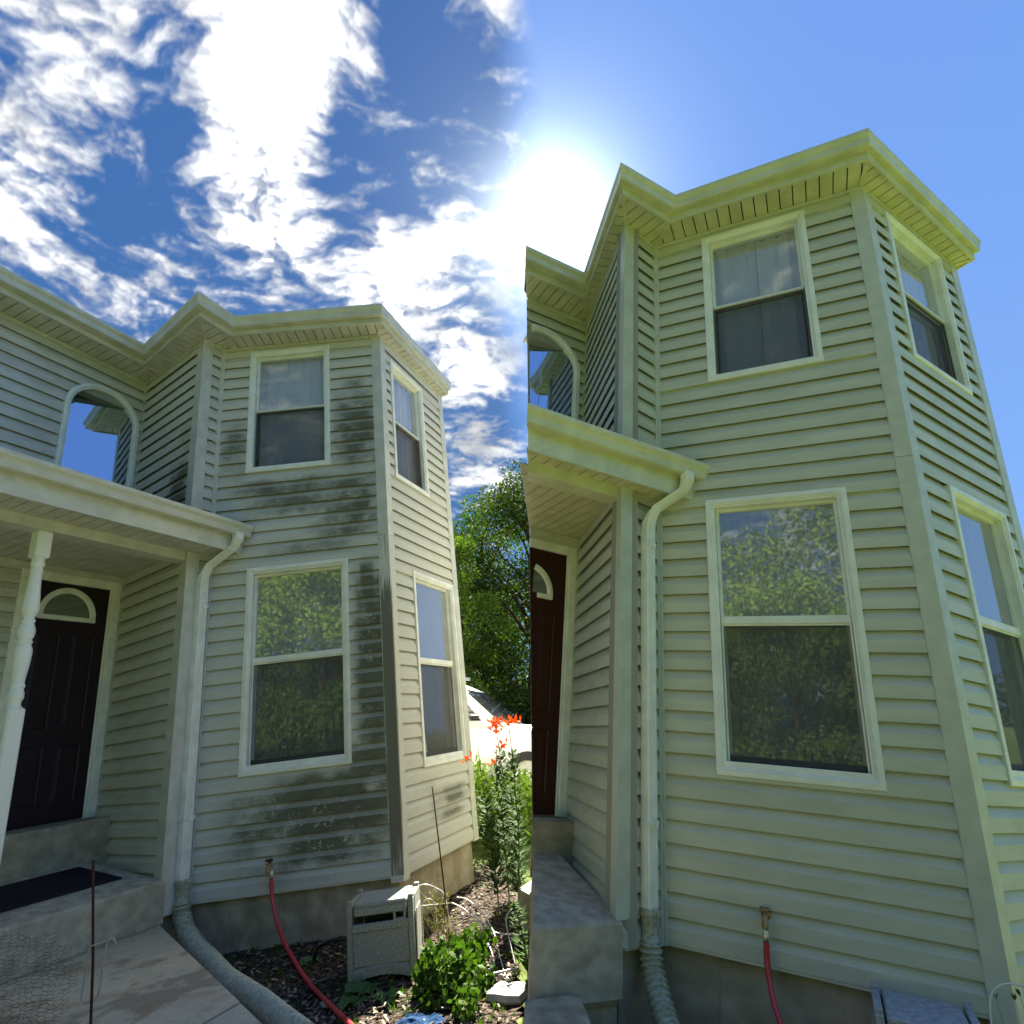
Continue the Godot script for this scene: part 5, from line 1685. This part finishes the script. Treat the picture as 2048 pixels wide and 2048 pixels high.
func build_yard_right() -> void:
	var win := wall_frame(Vector2(0.284, 1.238), Vector2(1.279, 2.568))
	var wk := MB.new()
	wk.prism([Vector2(-0.40, 1.40), Vector2(-0.66, 2.0), Vector2(-1.05, 2.0), Vector2(-0.72, 1.40)], -0.7, -0.16)
	structure("walkway", wk.done(), M.concrete_old, YR)
	var t := thing("spigot", "brass spigot with round handle on the clean wall", "spigot", YR * Transform3D(Basis(win.d, Vector3.UP, win.n), wp(win, 0.60, 0.235, 0.014)))
	spigot(t, true)
	t = thing("garden_hose", "red garden hose hanging from the clean house's spigot", "hose", YR)
	var s0 := wp(win, 0.60, 0.125, 0.102)
	hose(t, [s0, s0 + Vector3(0, -0.12, 0.0), s0 + Vector3(-0.03, -0.25, 0.05), s0 + Vector3(-0.06, -0.36, 0.14), s0 + Vector3(-0.10, -0.50, 0.30), s0 + Vector3(-0.16, -0.57, 0.55)])
	t = thing("drain_pipe", "short corrugated drain pipe below the clean house's downspout", "pipe", YR)
	var short := wall_frame(Vector2(-0.084, 1.307), Vector2(0.284, 1.238))
	var b := wp(short, 0.20, 0.0, 0.066)
	drain_pipe(t, Transform3D(Basis(short.d, Vector3.UP, short.n), b + Vector3(0, 0.14, 0)), [b + Vector3(0, 0.02, 0), b + Vector3(-0.002, -0.06, 0.01), b + Vector3(-0.02, -0.16, 0.07), b + Vector3(-0.06, -0.28, 0.20), b + Vector3(-0.12, -0.36, 0.42), b + Vector3(-0.2, -0.40, 0.7)], 0.060)
	t = thing("hose_reel_box", "pale grey hose reel box at the bottom edge before the clean house", "hose reel", YR * Transform3D(Basis(Vector3(0.59, 0, 0.807), Vector3.UP, Vector3(-0.807, 0, 0.59)), Vector3(0.83, -0.46, 2.44)))
	hose_reel(t, M.reel_clean, 0.42, 0.42, 0.50)
	var fr := wall_frame(Vector2(1.279, 2.568), Vector2(2.696, 2.464))
	t = thing("iron_rod", "thin rusty rod standing by the clean house at the right edge", "rod", YR)
	wire(t, "rod", [wp(fr, 0.46, -0.5, 0.10), wp(fr, 0.445, 0.2, 0.10), wp(fr, 0.43, 0.90, 0.10)], 0.0055, M.rust, false)
	t = thing("wire_edging", "white wire garden edging hoops beside the pale reel box", "wire fence", YR)
	wire(t, "hoop", [Vector3(0.80, -0.46, 2.73), Vector3(0.795, 0.08, 2.74), Vector3(0.80, 0.19, 2.755), Vector3(0.83, 0.245, 2.80), Vector3(0.88, 0.25, 2.87), Vector3(0.93, 0.20, 2.95), Vector3(0.95, -0.46, 2.98)], 0.0042, M.wire_white)
	wire(t, "hoop", [Vector3(0.86, -0.46, 2.83), Vector3(0.858, 0.0, 2.835), Vector3(0.875, 0.06, 2.86), Vector3(0.90, 0.0, 2.90), Vector3(0.905, -0.46, 2.91)], 0.0035, M.wire_white)
	wire(t, "stringer", [Vector3(0.78, 0.02, 2.70), Vector3(0.96, 0.02, 2.99)], 0.0034, M.wire_white, false)
	t = thing("dry_stems", "few dry dark seed stalks before the clean house's corner", "dry plant", YR)
	rng.seed = 431
	var mb := MB.new(true)
	var out := []
	for k in 9:
		var p := Vector3(rng.randf_range(0.80, 1.0), -0.46, rng.randf_range(2.74, 2.95))
		var e := p + Vector3(rng.randf_range(-0.10, 0.06), rng.randf_range(0.50, 0.68), rng.randf_range(-0.08, 0.05))
		mb.tube(curve([p, p.lerp(e, 0.5) + Vector3(0.01, 0.02, 0), e], 0.05), func(s: float) -> float: return lerpf(0.002, 0.001, s), 4, false)
		for j in 4:
			var d := (rnd_dir() * 0.5 + Vector3(0, 1, 0)).normalized() * 0.032
			out.append([e, d, d.cross(rnd_dir()).normalized() * 0.004, 0.001, Color(0.5, 0.5, 0.4)])
	obj("stems", mb.done(), M.leaf_dry_plain, t)
	leafset("seed_heads", t, M.leaf_dry, out)
	chips(YR, Vector2(-0.6, 1.3), Vector2(2.6, 3.2), -0.462, 1500, 451, false)
	rng.seed = 461
	var spots := []
	for k in 70:
		spots.append(YR * Transform3D(Basis(Vector3.UP, rng.randf() * TAU).scaled(Vector3.ONE * rng.randf_range(0.5, 1.1)), Vector3(rng.randf_range(0.0, 0.8), -0.465, rng.randf_range(1.3, 2.1))))
	scatter("grass_tufts", tuft_mesh(), M.leaf_green, spots, "sparse grass along the clean house's foundation", "grass")

func build_distance() -> void:
	# beyond the houses: tree row, shrub, car
	var g := "trees behind the houses"
	var t := thing("broadleaf_tree", "large dark glossy tree behind the white car", "tree", at_ground(0.55, -18.5), g)
	tree(t, 9.4, 2.7, 0.04, 44000, 0.125, M.leaf_dark, 501, 110)
	t = thing("broadleaf_tree", "lower yellow-green tree beside the house's right corner", "tree", at_ground(-1.35, -15.5), g)
	tree(t, 6.2, 1.35, 0.10, 14000, 0.10, M.leaf_light, 502, 56)
	t = thing("pine_tree", "slim dark conifer just behind the house's right corner", "tree", at_ground(-2.15, -19.0), g)
	conifer(t, 7.6, 1.5, M.leaf_dark, 503)
	t = thing("broadleaf_tree", "tall green tree at the back, right of the conifer", "tree", at_ground(-0.9, -23.0), g)
	tree(t, 9.6, 3.2, 0.05, 22000, 0.15, M.leaf_green, 504, 80)
	t = thing("broadleaf_tree", "low dark tree filling the gap under the tall ones", "tree", at_ground(-1.6, -26.0), g)
	tree(t, 7.0, 3.0, 0.02, 16000, 0.17, M.leaf_dark, 506, 70)
	t = thing("green_shrub", "sunlit bright green shrub mass behind the orange lilies", "shrub", at_ground(-0.35, -8.2))
	bush("leaves", t, M.leaf_light, Vector3(-0.75, 0.0, -0.8), Vector3(0.55, 0.75, 0.7), 6500, 0.10, 511, 0.16)
	t = thing("parked_car", "white car with roof rails parked beyond the lilies, under the trees", "car", at_ground(-0.95, -10.4, -0.25))
	suv(t)
	# trees across the yard behind the viewer, which the windows mirror
	g = "trees across the yard"
	var proto := thing("yard_tree", "tall leafy tree across the yard, mirrored in the stained house's bay", "tree", at_ground(4.2, 16.0), g)
	tree(proto, 9.2, 3.7, 0.04, 26000, 0.20, M.leaf_light, 521, 90)
	var where := [[-2.0, 18.0, 1.0, 0.95, "tall leafy tree straight across the yard from the houses"], [-8.6, 15.5, 2.1, 0.98, "leafy tree across the yard, mirrored in the clean house's bay"], [-15.5, 18.0, 3.2, 1.05, "leafy tree at the yard's far left corner"], [10.8, 17.5, 4.0, 0.95, "leafy tree across the yard on the right"], [18.5, 9.0, 5.0, 1.0, "leafy tree at the yard's right side"]]
	for q in where:
		var c := proto.duplicate()
		c.name = numbered("yard_tree")
		add_child(c)
		c.set_meta("label", q[4])
		c.transform = at_ground(q[0], q[1], q[2]) * Transform3D(Basis().scaled(Vector3(1, q[3], 1)), Vector3.ZERO)
	# the edge of a wood closes the yard: far off, one mass
	rng.seed = 541
	var out := []
	for k in 110000:
		var x := rng.randf_range(-32.0, 34.0)
		var top := 9.5 + 5.0 * sstep(-2.0, -6.0, x) * sstep(-30.0, -22.0, x) + 2.2 * sin(x * 0.55) + 1.4 * sin(x * 1.37 + 1.0) + 0.8 * sin(x * 3.1)
		var p := Vector3(x, top * pow(rng.randf(), 0.8), 23.0 + rng.randf_range(-1.6, 1.6) - absf(x) * 0.22)
		var d := (rnd_dir() + Vector3(0, 0.1, 0)).normalized() * rng.randf_range(0.20, 0.36)
		out.append([p, d, d.cross(rnd_dir()).normalized() * 0.075, 0.015, tint(0.4)])
	var wd := leafset("wood_edge", self, M.leaf_wood, out)
	wd.set_meta("kind", "stuff")
	tag(wd, "sunlit edge of a wood across the yard", "wood")
	rng.seed = 551
	out = []
	for k in 26000:
		var x := rng.randf_range(4.0, 75.0)
		var top := 5.5 + 1.3 * sin(x * 0.4) + 0.9 * sin(x * 1.1 + 1.0)
		var p := Vector3(x, top * pow(rng.randf(), 0.8), -44.0 + rng.randf_range(-2.5, 2.5) + x * 0.35)
		var d := rnd_dir() * rng.randf_range(0.35, 0.6)
		out.append([p, d, d.cross(rnd_dir()).normalized() * 0.14, 0.03, tint(0.4)])
	var far := leafset("far_wood", self, M.leaf_dark, out)
	far.set_meta("kind", "stuff")
	tag(far, "distant dark treeline right of the clean house", "wood")
